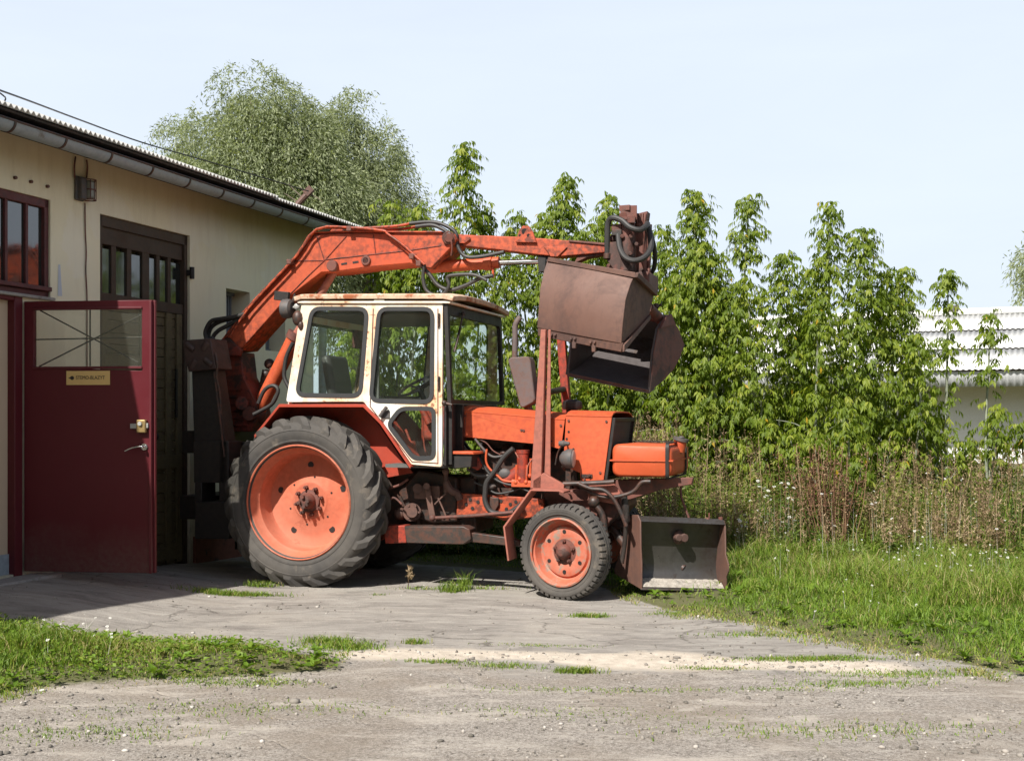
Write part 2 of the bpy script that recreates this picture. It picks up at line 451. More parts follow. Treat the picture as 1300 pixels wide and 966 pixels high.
def rear_wheel(sd):
    w = empty('rear_wheel', (0, sd * .72, .775), 0, tractor)
    tyre_mesh(.79, .40, .516, .050, 'ag').build('tyre', M['rubber'], w, 28)
    o = sd  # outward
    prof = [(.185, .512), (.178, .520), (.165, .516), (.155, .497), (.10, .478), (.07, .452), (.02, .445), (-.06, .440), (-.095, .425), (-.105, .36), (-.10, .31), (-.085, .27), (-.080, .20), (-.06, .17), (-.055, .09),
            (-.075, .09), (-.10, .20), (-.125, .36), (-.12, .44), (-.07, .457), (.02, .462), (.06, .468), (.09, .49), (.15, .508), (.165, .526), (.18, .53), (.19, .52)]
    MB().lathe([(a * o, r) for a, r in prof], n=72).build('rim', M['rim'], w, 30)
    inner = [(-.155, .497), (-.165, .516), (-.185, .52), (-.19, .51), (-.17, .49), (-.12, .455), (-.12, .44), (-.10, .44)]
    MB().lathe([(a * o, r) for a, r in inner], n=48).build('inner_flange', M['rim'], w, 30)
    hb = MB(); hb.lathe([(-.07 * o, .0005), (-.07 * o, .105), (-.035 * o, .105), (-.03 * o, .075), (.02 * o, .068), (.055 * o, .05), (.06 * o, .0005)], n=28)
    for k in range(8):
        t = 2 * math.pi * (k + .3) / 8; c = Vector((.128 * math.cos(t), 0, .128 * math.sin(t)))
        hb.cyl(c + Vector((0, -.075 * o, 0)), c + Vector((0, -.02 * o, 0)), .019, n=6); hb.cyl(c + Vector((0, -.075 * o, 0)), c + Vector((0, .005 * o, 0)), .010, n=8)
    for k in range(4):
        t = 2 * math.pi * (k + .1) / 4; c = Vector((.045 * math.cos(t), 0, .045 * math.sin(t)))
        hb.cyl(c + Vector((0, 0, 0)), c + Vector((0, .085 * o, 0)), .017, n=8)
    hb.build('hub', M['rust_red'], w, 30)
    hh = MB()
    for k in range(5):
        t = R(-52 + 72 * k); c = Vector((.335 * math.cos(t), 0, .335 * math.sin(t)))
        hh.cyl(c + Vector((0, -.13 * o, 0)), c + Vector((0, -.1005 * o, 0)), .030, n=18)
    for k in range(6):
        t = R(20 + 60 * k); c = Vector((.225 * math.cos(t), 0, .225 * math.sin(t)))
        hh.cyl(c + Vector((0, -.11 * o, 0)), c + Vector((0, -.0785 * o, 0)), .010, n=8)
    build_each(hh, 'lug_hole', M['black'], w, 30)
    return w
rear_wheel(-1); rear_wheel(1)

def front_wheel(sd, x, y, z):
    w = empty('front_wheel', (x, y, z), R(-14), tractor)
    tyre_mesh(.42, .21, .312, .014, 'road').build('tyre', M['rubber'], w, 40)
    o = sd
    prof = [(.098, .282), (.09, .296), (.078, .294), (.068, .268), (.03, .258), (.0, .245), (-.01, .228), (.0, .222), (.012, .215), (.022, .18), (.018, .14), (.012, .105), (.0, .10), (.0, .16), (-.03, .235), (-.03, .262), (.05, .275), (.075, .302), (.10, .300), (.105, .288)]
    MB().lathe([(a * o, r) for a, r in prof], n=56).build('rim', M['front_rim'], w, 30)
    inner = [(-.03, .262), (-.068, .268), (-.078, .294), (-.095, .298), (-.10, .285), (-.07, .26), (-.03, .252)]
    MB().lathe([(a * o, r) for a, r in inner], n=40).build('inner_flange', M['front_rim'], w, 30)
    hb = MB(); hb.lathe([(-.02 * o, .0005), (-.02 * o, .115), (.014 * o, .112), (.02 * o, .072), (.055 * o, .066), (.075 * o, .052), (.092 * o, .03), (.095 * o, .0005)], n=28)
    for k in range(5):
        t = 2 * math.pi * (k + .25) / 5; c = Vector((.092 * math.cos(t), 0, .092 * math.sin(t)))
        hb.cyl(c, c + Vector((0, .042 * o, 0)), .017, n=6); hb.cyl(c, c + Vector((0, .058 * o, 0)), .009, n=8)
    hb.build('hub', M['rust_red'], w, 30)
    hh = MB()
    for k in range(6):
        t = 2 * math.pi * (k + .5) / 6; c = Vector((.175 * math.cos(t), 0, .175 * math.sin(t)))
        hh.cyl(c, c + Vector((0, .0235 * o, 0)), .018, n=14)
    build_each(hh, 'lug_hole', M['black'], w, 30)
front_wheel(-1, 2.455, -.64, .385)
front_wheel(1, 2.455, .84, .39)

# ---- chassis, axles, engine
def TLb(x0, x1, y0, y1, z0, z1, name, mat, parent=None, bevel=.01):
    return MB().bx(x0, x1, y0, y1, z0, z1).build(name, M[mat], parent or tractor, bevel=bevel)
ch = MB()
ch.bx(-.35, .95, -.30, .30, .50, 1.05); ch.lathe([(-.62, .0005), (-.62, .13), (-.40, .15), (-.30, .20), (.30, .20), (.40, .15), (.62, .13), (.62, .0005)], (0, 0, .775), n=24)
ch.bx(.9, 1.5, -.26, .26, .48, 1.0)
chassis = ch.build('gearbox_housing', M['grease'], tractor, bevel=.02)
e = MB(); e.bx(1.42, 2.40, -.22, .22, .62, 1.25); e.bx(1.5, 2.35, -.16, .16, 1.25, 1.42)
for k in range(4): e.cyl((1.58 + k * .2, -.22, 1.28), (1.58 + k * .2, -.31, 1.20), .04, n=12)
e.bx(1.50, 2.30, .16, .30, 1.08, 1.22); e.cyl((2.40, 0, 1.12), (2.47, 0, 1.12), .28, n=28); e.bx(1.48, 2.2, -.30, -.22, .98, 1.05)
engine = e.build('engine', M['grease'], tractor, bevel=.012)
f = MB(); c0 = T(664, 612, -.42); f.cyl(c0, c0 + Vector((0, 0, .26)), .055, n=18); f.cyl(c0 + Vector((0, 0, .26)), c0 + Vector((0, 0, .29)), .06, n=18)
c0 = T(647, 606, -.40); f.cyl(c0 + Vector((-.05, 0, -.05)), c0 + Vector((.10, 0, .06)), .06, n=18)
f.build('oil_filter', M['red'], engine)
f = MB(); c0 = T(640, 601, -.44); f.ball(c0, .052, (1.25, .6, .95), 14); c0 = T(622, 617, -.42); f.ball(c0, .045, (1.3, .7, .7), 12)
build_each(f, 'fuel_pump', M['darkgrey'], engine)
f = MB()
for q, (a, b) in enumerate([(655, 604), (660, 600), (668, 604), (673, 596)]): f.cyl(T(a, b + 10, -.45), T(a + 1, b - 14, -.45), .012, n=8); f.ball(T(a, b + 8, -.46), .022)
f.cyl(T(650, 610, -.45), T(674, 612, -.45), .014); f.bx(*sorted((T(650, 620, -.45).x, T(676, 620, -.45).x)), -.47, -.38, .93, .97)
f.build('injector_pipes', M['orange'], engine)
# half-frame side rails
plate('frame_rail', [(581, 626), (664, 631), (690, 634), (690, 655), (640, 661), (625, 655), (579, 655)], -.40, -.34, 'boom')
plate('frame_rail', [(581, 626), (664, 631), (690, 634), (690, 655), (640, 661), (625, 655), (579, 655)], .34, .40, 'boom')
rb = MB()
for a, b in [(597, 634), (607, 637), (600, 645), (592, 640), (636, 636), (648, 640), (643, 646), (655, 637), (618, 633)]: rb.cyl(T(a, b, -.40), T(a, b, -.40) + Vector((0, -.006, 0)), .016, n=12)
build_each(rb, 'rail_bolt', M['black'], tractor)
plate('rail_gusset', [(621, 630), (634, 632), (634, 641), (628, 651), (622, 640)], -.405, -.43, 'grease')
plate('bell_housing', [(556, 600), (580, 606), (580, 662), (548, 664), (520, 655), (505, 625), (530, 596)], -.36, -.20, 'grease', bevel=.02)
plate('side_step_beam', [(513, 668), (588, 668), (596, 672), (598, 684), (588, 691), (516, 689)], -.62, -.44, 'grease')
plate('frame_strut', [(598, 676), (650, 683), (660, 688), (660, 694), (598, 688)], -.58, -.50, 'grease')
plate('axle_bracket', [(487, 667), (514, 667), (516, 689), (489, 690)], -.56, -.40, 'red')
st = MB(); st.tube([T(549, 657.5, -.52), T(600, 654.5, -.52), T(652, 650, -.52)], .016, 10, 0); st.ball(T(549, 657.5, -.53), .03); st.build('drag_link', M['rust_red'], tractor)
pa = MB(); pa.loft(*[[q + Vector((0, dy, 0)) for q in TL([(538, 617), (545, 617), (553, 657), (545, 658)], -.50)] for dy in (0, .03)]); pa.cyl(T(541.5, 617, -.40), T(541.5, 617, -.55), .032); pa.build('pitman_arm', M['rust'], tractor, bevel=.006)
sv = MB(); sv.cyl(T(523, 650, -.45), T(523, 650, -.30), .085); sv.cyl(T(523, 650, -.50), T(523, 650, -.45), .05); sv.ball(T(508, 652, -.42), .06)
for k in range(6):
    t = k * math.pi / 3; sv.cyl(T(523, 650, -.455) + Vector((.068 * math.cos(t), .02, .068 * math.sin(t))), T(523, 650, -.47) + Vector((.068 * math.cos(t), 0, .068 * math.sin(t))), .010, n=6)
sv.cyl(T(530, 620, -.46), T(530, 620, -.3), .045); sv.bx(*sorted((T(528, 620, -.4).x, T(560, 620, -.4).x)), -.44, -.34, .80, .92); sv.cyl(T(566, 600, -.45), T(566, 625, -.45), .022); sv.ball(T(566, 598, -.45), .035)
sv.tube([T(552, 640, -.5), T(560, 632, -.5), T(566, 626, -.5)], .008); sv.tube([T(556, 632, -.5), T(562, 645, -.5), T(567, 658, -.5)], .008); sv.tube([T(566, 612, -.46), T(572, 622, -.46), T(580, 626, -.42), T(584, 634, -.4)], .035)
sv.build('brake_linkage', M['rust'], tractor)
bb = plate('battery_box', [(572, 577), (599, 577), (598, 593), (574, 595)], -.66, -.42, 'black')
plate('battery_lid', [(570.5, 572.5), (600, 573.5), (601.5, 577), (570.5, 576.5)], -.68, -.40, 'orange', bb)
plate('box_bracket', [(599, 576), (605, 577), (611, 592), (606, 597), (598, 593)], -.50, -.46, 'red', bb)

# ---- bonnet, radiator cowl, tank
hood_side = [(582.5, 522.5), (717, 534), (713.5, 560), (711, 570), (690, 564.5), (579.3, 553.5)]
hood = MB(); A = TL(hood_side, -.42); ht = [Vector((p.x, -p.y, p.z)) for p in A]
hood.prism(A, (0, .012, 0)); hood.prism(ht, (0, -.012, 0))
a0, a1 = A[0], A[1]
rows = []
for f_ in (0, .12, .3, .5, .7, .88, 1):
    y = -.42 + .84 * f_; lift = .05 * (1 - (2 * f_ - 1) ** 4)
    rows.append([Vector((a0.x, y, a0.z + lift)), Vector(((a0.x + a1.x) / 2, y, (a0.z + a1.z) / 2 + lift)), Vector((a1.x, y, a1.z + lift))])
hood.sheet(rows, -.012)
hood = hood.build('bonnet', M['orange'], tractor, bevel=.004)
cowl_side = [(718.5, 528.8), (776.6, 530.4), (766.4, 609), (738, 614), (736, 600), (727, 596), (715, 590)]
cw = MB(); A = TL(cowl_side, -.45); cw.prism(A, (0, .014, 0)); cw.prism([Vector((p.x, -p.y, p.z)) for p in A], (0, -.014, 0))
a0, a1 = A[0], A[1]; rows = []
for f_ in (0, .08, .2, .5, .8, .92, 1):
    y = -.45 + .90 * f_; lift = .045 * (1 - (2 * f_ - 1) ** 6)
    rows.append([Vector((a0.x, y, a0.z + lift)), Vector((a1.x, y, a1.z + lift))])
cw.sheet(rows, -.014)
cowl = cw.build('radiator_cowl', M['orange'], tractor, bevel=.004)
g = MB(); p0, p1 = A[1], A[2]
def gp(f_, y, dx=0): return Vector((p0.x + (p1.x - p0.x) * f_ + dx, y, p0.z + (p1.z - p0.z) * f_))
for ya, yb in ((-.435, -.40), (.40, .435)): g.loft([gp(0, ya), gp(0, yb), gp(1, yb), gp(1, ya)], [gp(0, ya, .03), gp(0, yb, .03), gp(1, yb, .03), gp(1, ya, .03)])
for fa_, fb_ in ((0, .06), (.94, 1)): g.loft([gp(fa_, -.40), gp(fa_, .40), gp(fb_, .40), gp(fb_, -.40)], [gp(fa_, -.40, .03), gp(fa_, .40, .03), gp(fb_, .40, .03), gp(fb_, -.40, .03)])
grille = g.build('grille_frame', M['black'], cowl, bevel=.004)
g = MB()
for k in range(34):
    f_ = .07 + .87 * k / 33; g.loft([gp(f_, -.40, .004), gp(f_, .40, .004), gp(f_ + .006, .40, .004), gp(f_ + .006, -.40, .004)], [gp(f_, -.40, .014), gp(f_, .40, .014), gp(f_ + .006, .40, .014), gp(f_ + .006, -.40, .014)])
g.loft([gp(.03, -.42, -.02), gp(.03, .42, -.02), gp(.97, .42, -.02), gp(.97, -.42, -.02)], [gp(.03, -.42, .0), gp(.03, .42, .0), gp(.97, .42, .0), gp(.97, -.42, .0)])
g.build('grille', M['darkgrey'], cowl)
rb = MB()
for a, b in ((728, 570), (719.5, 557), (722, 548)): rb.cyl(T(a, b, -.45), T(a, b, -.45) + Vector((0, -.005, 0)), .010, n=12)
build_each(rb, 'bolt_hole', M['black'], cowl)

tk = MB()
xa, xb = T(776, 585, -.47).x, T(853, 585, -.47).x; za, zb = T(800, 605.5, -.47).z, T(800, 563.5, -.47).z
ys = (-.47, .47)
# rounded box: loft a rounded profile along y
prof = roundpoly([(xa, za), (xb + .0, za), (xb + .0, zb - .012), (xa, zb)], .07, 6)
sec = [(-.47, .86), (-.462, .93), (-.44, .98), (-.41, 1.0), (.41, 1.0), (.44, .98), (.462, .93), (.47, .86)]
cx, cz = (xa + xb + .0) / 2, (za + zb) / 2
rings = [[tk.bm.verts.new((cx + (x - cx) * s, y, cz + (z - cz) * s)) for x, z in prof] for y, s in sec]
for r0, r1 in zip(rings, rings[1:]):
    for j in range(len(prof)): tk.bm.faces.new((r0[j], r0[(j + 1) % len(prof)], r1[(j + 1) % len(prof)], r1[j]))
tk.bm.faces.new(rings[0]); tk.bm.faces.new(rings[-1][::-1])
# pressed seam round the middle
sm = roundpoly([(xa - .008, cz - .009), (xb + .08, cz - .009), (xb + .08, cz + .009), (xa - .008, cz + .009)], .004, 1)
tk.bx(xa - .012, xb + .012, -.482, .482, cz - .006, cz + .006)
tank = tk.build('fuel_tank', M['orange'], tractor, 40)
s_ = MB()
def strap(lo, hi, f0, f1):
    n = len(lo); q = [[s_.bm.verts.new(fx(y, z)) for y, z in rr] for fx, rr in ((f0, lo), (f0, hi), (f1, hi), (f1, lo))]
    for i in range(4):
        for j in range(n): s_.bm.faces.new((q[i][j], q[i][(j + 1) % n], q[(i + 1) % 4][(j + 1) % n], q[(i + 1) % 4][j]))
lo = roundpoly([(-.475, za - .006), (.475, za - .006), (.475, zb + .004), (-.475, zb + .004)], .05, 4); hi = roundpoly([(-.487, za - .016), (.487, za - .016), (.487, zb + .014), (-.487, zb + .014)], .055, 4)
strap(lo, hi, lambda y, z: (xb - .055, y, z), lambda y, z: (xb - .025, y, z))
lo = roundpoly([(xa - .006, za - .006), (xb + .006, za - .006), (xb + .006, zb + .004), (xa - .006, zb + .004)], .07, 4); hi = roundpoly([(xa - .016, za - .016), (xb + .016, za - .016), (xb + .016, zb + .014), (xa - .016, zb + .014)], .075, 4)
strap(lo, hi, lambda x, z: (x, .20, z), lambda x, z: (x, .24, z))
build_each(s_, 'tank_strap', M['black'], tank)
nk = MB(); c0 = T(861, 566, .0); nk.cyl(c0 + Vector((-.0, 0, -.05)), c0 + Vector((.02, 0, .045)), .058, n=20); fn_ = nk.build('filler_neck', M['orange'], tank)
nk = MB(); nk.cyl(c0 + Vector((.02, 0, .045)), c0 + Vector((.027, 0, .072)), .072, n=20); nk.ball(c0 + Vector((.028, 0, .075)), .03, (1, 1, .5)); nk.build('filler_cap', M['darkgrey'], tank)
plate('tank_beam', [(760, 610), (880, 606), (878, 615), (838, 622), (800, 634), (748, 640)], -.30, -.22, 'rust_red')
plate('tank_beam', [(760, 610), (880, 606), (878, 615), (838, 622), (800, 634), (748, 640)], .22, .30, 'rust_red')
plate('front_axle_beam', [(690, 624), (748, 620), (786, 628), (790, 645), (770, 668), (748, 690), (715, 690), (690, 660)], -.34, .34, 'rust_red', bevel=.015)
plate('front_cross_plate', [(742, 613), (778, 612), (788, 626), (780, 640), (748, 634)], -.46, -.43, 'pink')
ax = MB(); ax.cyl((2.455, -.56, .39), (2.455, .78, .39), .055); ax.cyl((2.455, -.50, .30), (2.455, -.50, .62), .05); ax.cyl((2.455, .70, .30), (2.455, .70, .62), .05); ax.tube([T(752, 636, -.5), T(764, 652, -.5), T(768, 676, -.5)], .028, 10); ax.ball(T(754, 637, -.5), .055)
ax.build('front_axle', M['grease'], tractor)
bd = MB()
for a, b in ((585, 547), (590, 528), (662, 546), (665, 546.5), (700, 560), (712, 540), (722, 534), (770, 535), (762, 600), (742, 608)): bd.cyl(T(a, b, -.42 if a < 716 else -.45) + Vector((0, .002, 0)), T(a, b, -.42 if a < 716 else -.45) + Vector((0, -.010, 0)), .011, n=6)
build_each(bd, 'panel_bolt', M['rust_red'], hood)
bd = MB(); bd.cyl(T(592, 524, -.4215), T(589.5, 556, -.4215), .003, n=6)
build_each(bd, 'panel_seam', M['rust_red'], hood)
bd = MB(); bd.box(tuple(T(745, 604, -.455)), (.10, .012, .03)); bd.cyl(T(748, 603, -.45), T(748, 603, -.48), .012, n=8); bd.build('cowl_latch', M['grease'], cowl)
# small lights on the near side
hl = MB(); c0 = T(721, 582, -.58); hl.lathe([(-.075, .0005), (-.07, .03), (-.045, .062), (-.01, .080), (.02, .086), (.045, .084), (.05, .078), (.05, .0005)], c0, 'X', 24)
head = hl.build('headlight', M['darkgrey'], tractor)
hl = MB(); hl.lathe([(.05, .0005), (.05, .076), (.058, .06), (.062, .0005)], c0, 'X', 24); hl.build('lens', M['lightgrey'], head)
hl = MB(); hl.tube([T(717, 597, -.50), T(714, 592, -.56), T(722, 593, -.58), c0], .010); hl.tube([T(705, 590, -.48), T(708, 575, -.48), T(713, 566, -.50)], .007); hl.build('headlight_bracket', M['grease'], head)
tl = MB(); c0 = T(716, 563, -.56); tl.lathe([(-.045, .0005), (-.045, .022), (0, .030), (.015, .022), (.05, .014), (.055, .0005)], c0, 'X', 16); tl.tube([c0, c0 + Vector((0, .1, .0)), c0 + Vector((.02, .16, -.02))], .008); tl.build('turn_signal', M['darkgrey'], tractor)

# muffler and caps on the bonnet
mf = MB(); top = TL([(644.6, 455), (671.5, 453)], .10); bot = TL([(661, 518), (679.5, 510)], .10)
ct, cb = (top[0] + top[1]) / 2, (bot[0] + bot[1]) / 2; rr = (top[1] - top[0]).length / 2
mf.prism(TL([(644.6, 457), (648, 453.5), (670, 452.5), (673, 457), (679.5, 507), (677, 511), (664, 518), (660, 516)], .02), (0, .16, 0)); mf.cyl(cb, T(674, 529, .10), .035)
muff = mf.build('muffler', M['muffler'], tractor, bevel=.012)
mf = MB(); mf.tube([T(653.5, 456, .10), T(654, 430, .10), T(654, 416, .10), T(656, 409, .10), T(660, 403, .12)], .027, 14, 6); mf.build('exhaust_pipe', M['muffler'], muff)
br = MB(); br.cyl(T(673, 500, .10), T(708, 497, .45), .015); br.build('muffler_brace', M['black'], muff)
ac = MB(); c0 = T(726.5, 530, .05); ac.cyl(c0, c0 + Vector((0, 0, .09)), .055); ac.lathe([(.08, .0005), (.075, .085), (.10, .095), (.145, .09), (.165, .05), (.17, .0005)], c0, 'Z', 24); ac.build('air_cleaner', M['black'], tractor)
ac = MB(); c0 = T(753.5, 530, .0); ac.lathe([(-.01, .0005), (-.01, .05), (.03, .052), (.05, .04), (.06, .0005)], c0, 'Z', 20); ac.build('radiator_cap', M['darkgrey'], tractor)
ac = MB(); c0 = T(634, 528, -.20); ac.bx(c0.x - .03, c0.x + .06, c0.y - .04, c0.y + .04, c0.z - .06, c0.z + .02); ac.build('breather_cap', M['lightgrey'], tractor, bevel=.012)

# ---- cab
YN = -.78
def xz(px, py, y=YN): p = T(px, py, y); return (p.x, p.z)
outer = [xz(*p) for p in [(383, 384.5), (562, 384.5), (561, 593), (521, 589.5), (466, 516), (462, 510), (363, 510.5)]]
win_r = roundpoly([xz(*p) for p in [(396, 391), (467, 391.5), (458, 503), (376, 502)]], .09)
win_f = roundpoly([xz(*p) for p in [(481, 391.5), (550, 391.5), (549, 511), (470, 509)]], .09)
win_l = roundpoly([xz(*p) for p in [(508, 518), (551.5, 518), (551.5, 582), (525, 582.5), (492, 539)]], .06)
def inset(poly, d):
    n = len(poly); P = [Vector(p) for p in poly]; c = sum(P, Vector((0, 0))) / n
    out = []
    for i in range(n):
        t = (P[(i + 1) % n] - P[i - 1]); nn = Vector((-t.y, t.x)).normalized()
        if nn.dot(c - P[i]) < 0: nn = -nn
        out.append(tuple(P[i] + nn * d))
    return out
cab = empty('cab', (0, 0, 0), 0, tractor)
def side_fn(y0): return lambda u, v, w: Vector((u, y0 + w, v))
cab_side = panel('side_frame', roundpoly(outer, .03, 3), [win_r, win_f, win_l], .035, side_fn(YN), M['white'], cab); bevel_mod(cab_side, .006)
cab_far = panel('side_frame', roundpoly(outer, .03, 3), [win_r, win_f, win_l], .035, side_fn(-YN - .035), M['white'], cab)
for y0, s in ((YN, 1), (-YN - .035, -1)):
    for w in (win_r, win_f, win_l):
        panel('window_seal', inset(w, -.014), [inset(w, .024)], .026, side_fn(y0 - .008 if s > 0 else y0 + .017), M['seal'], cab)
        panel('window_pane', inset(w, .010), [], .005, side_fn(y0 + .018), M['glass'], cab)
# front: black framed windscreen, splayed a little at the foot
xt = T(563, 388, YN).x; xbm = T(563, 511, YN).x + .035; zt = T(563, 386, YN).z; zb_ = T(563, 512, YN).z
def front_fn(u, v, w):
    f_ = (zt - v) / (zt - zb_); return Vector((xt + (xbm - xt) * f_ + w, u, v))
fo = [(-.775, zb_), (.775, zb_), (.775, zt), (-.775, zt)]
fi = roundpoly([(-.725, zb_ + .035), (.72, zb_ + .035), (.715, zt - .09), (-.725, zt - .09)], .05)
panel('windscreen_frame', fo, [fi], .035, front_fn, M['black'], cab)
panel('windscreen', inset(fi, -.004), [], .005, lambda u, v, w: front_fn(u, v, w + .012), M['glass'], cab)
wp = MB(); q = [front_fn(-.44, zt - .06, .06), front_fn(-.70, zt - .42, .055)]; wp.cyl(q[0], q[1], .008, n=8); wp.loft([q[1] + Vector((0, -.01, 0)), q[1] + Vector((0, .01, 0)), q[0].lerp(q[1], .35) + Vector((0, .012, 0)), q[0].lerp(q[1], .35) + Vector((0, -.012, 0))], [p + Vector((.012, 0, 0)) for p in (q[1] + Vector((0, -.01, 0)), q[1] + Vector((0, .01, 0)), q[0].lerp(q[1], .35) + Vector((0, .012, 0)), q[0].lerp(q[1], .35) + Vector((0, -.012, 0)))]); wp.ball(q[0], .022); wp.build('wiper', M['grease'], cab)
# lower front bulkhead beside the bonnet, floor, rear wall
z_low = T(561, 593, YN).z
bk = MB(); bk.bx(xt - .01, xt + .012, -.745, -.43, z_low + .01, zb_ - .006); bk.bx(xt - .01, xt + .012, .43, .745, z_low + .01, zb_ - .006); bk.bx(xt + .012, xt + .05, -.70, -.67, z_low + .02, zb_ - .02); bk.bx(xt + .012, xt + .075, -.49, -.44, z_low + .02, zb_ - .01); bk.bx(xt - .012, xt + .010, -.43, .43, zb_ - .25, zb_ - .006)
bk.build('bulkhead', M['black'], cab, bevel=.004)
bw = MB(); xr_t, xr_b = T(384, 386, YN).x, T(364, 508, YN).x; z_sill = T(364, 508, YN).z
def rear_fn(u, v, w):
    f_ = (zt - v) / (zt - z_sill); return Vector((xr_t + (xr_b - xr_t) * f_ + w, u, v))
ro = [(-.744, z_sill - .05), (.744, z_sill - .05), (.744, zt), (-.744, zt)]
ri = roundpoly([(-.66, z_sill + .04), (.66, z_sill + .04), (.66, zt - .12), (-.66, zt - .12)], .07)
panel('rear_frame', ro, [ri], .035, rear_fn, M['white'], cab); bw.bm.free()
panel('rear_window', inset(ri, -.004), [], .005, lambda u, v, w: rear_fn(u, v, w + .012), M['glass'], cab)
panel('rear_seal', inset(ri, -.01), [inset(ri, .022)], .02, lambda u, v, w: rear_fn(u, v, w - .012), M['seal'], cab)
fl = MB(); fl.bx(T(500, 560, YN).x - .1, xt - .015, -.74, .74, z_low - .01, z_low + .02); fl.bx(xr_b + .05, T(466, 515, YN).x + .08, -.74, .74, z_sill - .05, z_sill - .02)
fl.build('cab_floor', M['inside'], cab)
ln = MB(); ln.bx(xr_t + .06, xt - .02, -.73, .73, zt - .07, zt - .035)
for yy in (-.742, .722): ln.bx(T(467, 400, YN).x + .02, T(481, 400, YN).x - .02, yy, yy + .02, z_sill, zt - .04)
ln.build('cab_lining', M['inside'], cab)
# roof
rf = MB(); rz0, rz1 = T(383, 383.5, YN).z, T(562, 384, YN).z
xa_, xb_ = T(380, 381, YN).x - .03, xt + .10
rows = []
for f_ in (0, .04, .12, .3, .5, .7, .88, .96, 1):
    y = -.815 + 1.63 * f_; dome = .045 * (1 - abs(2 * f_ - 1) ** 3)
    rows.append([Vector((xa_ + (xb_ - xa_) * t, y, rz0 + (rz1 - rz0) * t + .022 + dome - (.02 if t in (0, 1) else 0))) for t in (0, .04, .5, .94, 1)])
rf.sheet(rows, -.045)
roof = rf.build('roof', M['roofpaint'], cab, 50, bevel=.008)
vz = MB(); vz.prism([(xa_ + .02, -.80, rz0 - .012), (xb_ - .03, -.80, rz1 - .012), (xb_ - .03, -.80, rz1 + .008), (xa_ + .02, -.80, rz0 + .008)], (0, 1.6, 0)); vz.build('roof_gutter', M['white'], cab, bevel=.004)
lg = MB(); c0 = T(481, 383, -.80); lg.prism([c0 + Vector((-.055, 0, .0)), c0 + Vector((.055, 0, 0)), c0 + Vector((.035, 0, .05)), c0 + Vector((.012, 0, .075)), c0 + Vector((-.012, 0, .075)), c0 + Vector((-.035, 0, .05))], (0, .02, 0)); lg.build('lifting_lug', M['white'], cab, bevel=.004)
lg = MB(); lg.cyl(c0 + Vector((0, -.002, .045)), c0 + Vector((0, .0005, .045)), .013, n=14); lg.build('lug_hole', M['black'], cab)
# door furniture
dh = MB()
for a, b in ((557, 398), (557, 478)):
    for k in range(3): dh.cyl(T(a, b + k * 6, -.79), T(a, b + k * 6 + 5, -.79), .012, n=8)
dh.ball(T(564, 511.5, -.80), .025); dh.cyl(T(564, 511.5, -.80), T(574, 514, -.80), .012); build_each(dh, 'door_hinge', M['grease'], cab)
dh = MB(); dh.cyl(T(482, 529, -.815), T(491, 516.5, -.815), .017, n=10); dh.cyl(T(486, 524, -.815), T(486, 524, -.77), .014); dh.bx(*sorted((T(484, 525, -.78).x, T(495, 525, -.78).x)), -.792, -.779, T(490, 531, -.78).z, T(490, 521, -.78).z); dh.build('door_handle', M['darkgrey'], cab, bevel=.004)
dh = MB(); dh.cyl(T(467, 445, -.74), T(467, 426, -.74), .016); dh.ball(T(467, 446, -.74), .022); dh.build('window_catch', M['black'], cab)
gj = MB(); P_ = [xz(470, 509), xz(467, 517), xz(521, 589)]; pts = [xz(556, 392), xz(556, 588), xz(523, 586), xz(470, 516), xz(474, 392)]
# seam of the door, a raised thin strip
for a, b in zip(pts, pts[1:]): gj.cyl((a[0], YN - .001, a[1]), (b[0], YN - .001, b[1]), .005, n=6)
gj.build('door_seam', M['rust_red'], cab)
# inside the cab
se = MB(); sx = T(440, 500, 0).x; se.box((sx + .12, .05, z_sill - .02), (.44, .46, .12)); se.box((sx - .12, .05, z_sill + .22), (.10, .44, .46), Matrix.Rotation(R(-10), 4, 'Y')); se.build('seat', M['seatvinyl'], cab, bevel=.04)
sw = MB(); c0 = T(530, 490, .05); Ms = Matrix.Translation(c0) @ Matrix.Rotation(R(-28), 4, 'Y')
ring = [Ms @ Vector((.20 * math.cos(t), .20 * math.sin(t), 0)) for t in [2 * math.pi * k / 28 for k in range(29)]]
sw.tube(ring, .014, 8, 0)
for k in range(3): t = 2 * math.pi * k / 3 + .5; sw.cyl(Ms @ Vector((0, 0, -.02)), Ms @ Vector((.2 * math.cos(t), .2 * math.sin(t), 0)), .010, n=8)
sw.cyl(Ms @ Vector((0, 0, 0)), Ms @ Vector((0, 0, -.75)), .025); sw.build('steering_wheel', M['black'], cab)
ds = MB(); ds.bx(xt - .42, xt - .05, -.30, .35, zb_ - .35, zb_ - .02); ds.build('dashboard', M['red'], cab, bevel=.04)
lv = MB(); lv.tube([T(515, 545, -.35), T(520, 558, -.35), T(523, 566, -.35)], .012); lv.cyl(T(523, 560, -.35), T(526, 582, -.35), .035); lv.cyl(T(536, 520, -.35), T(545, 538, -.35), .03); lv.tube([T(537, 530, -.3), T(538, 560, -.3), T(541, 578, -.3)], .008); lv.build('control_levers', M['red'], cab)
lv = MB(); lv.box(tuple(T(454, 425, .45)), (.05, .16, .28)); lv.cyl(T(460, 420, .45), T(466, 428, .45), .01); lv.build('inside_mirror', M['rust_red'], cab, bevel=.01)
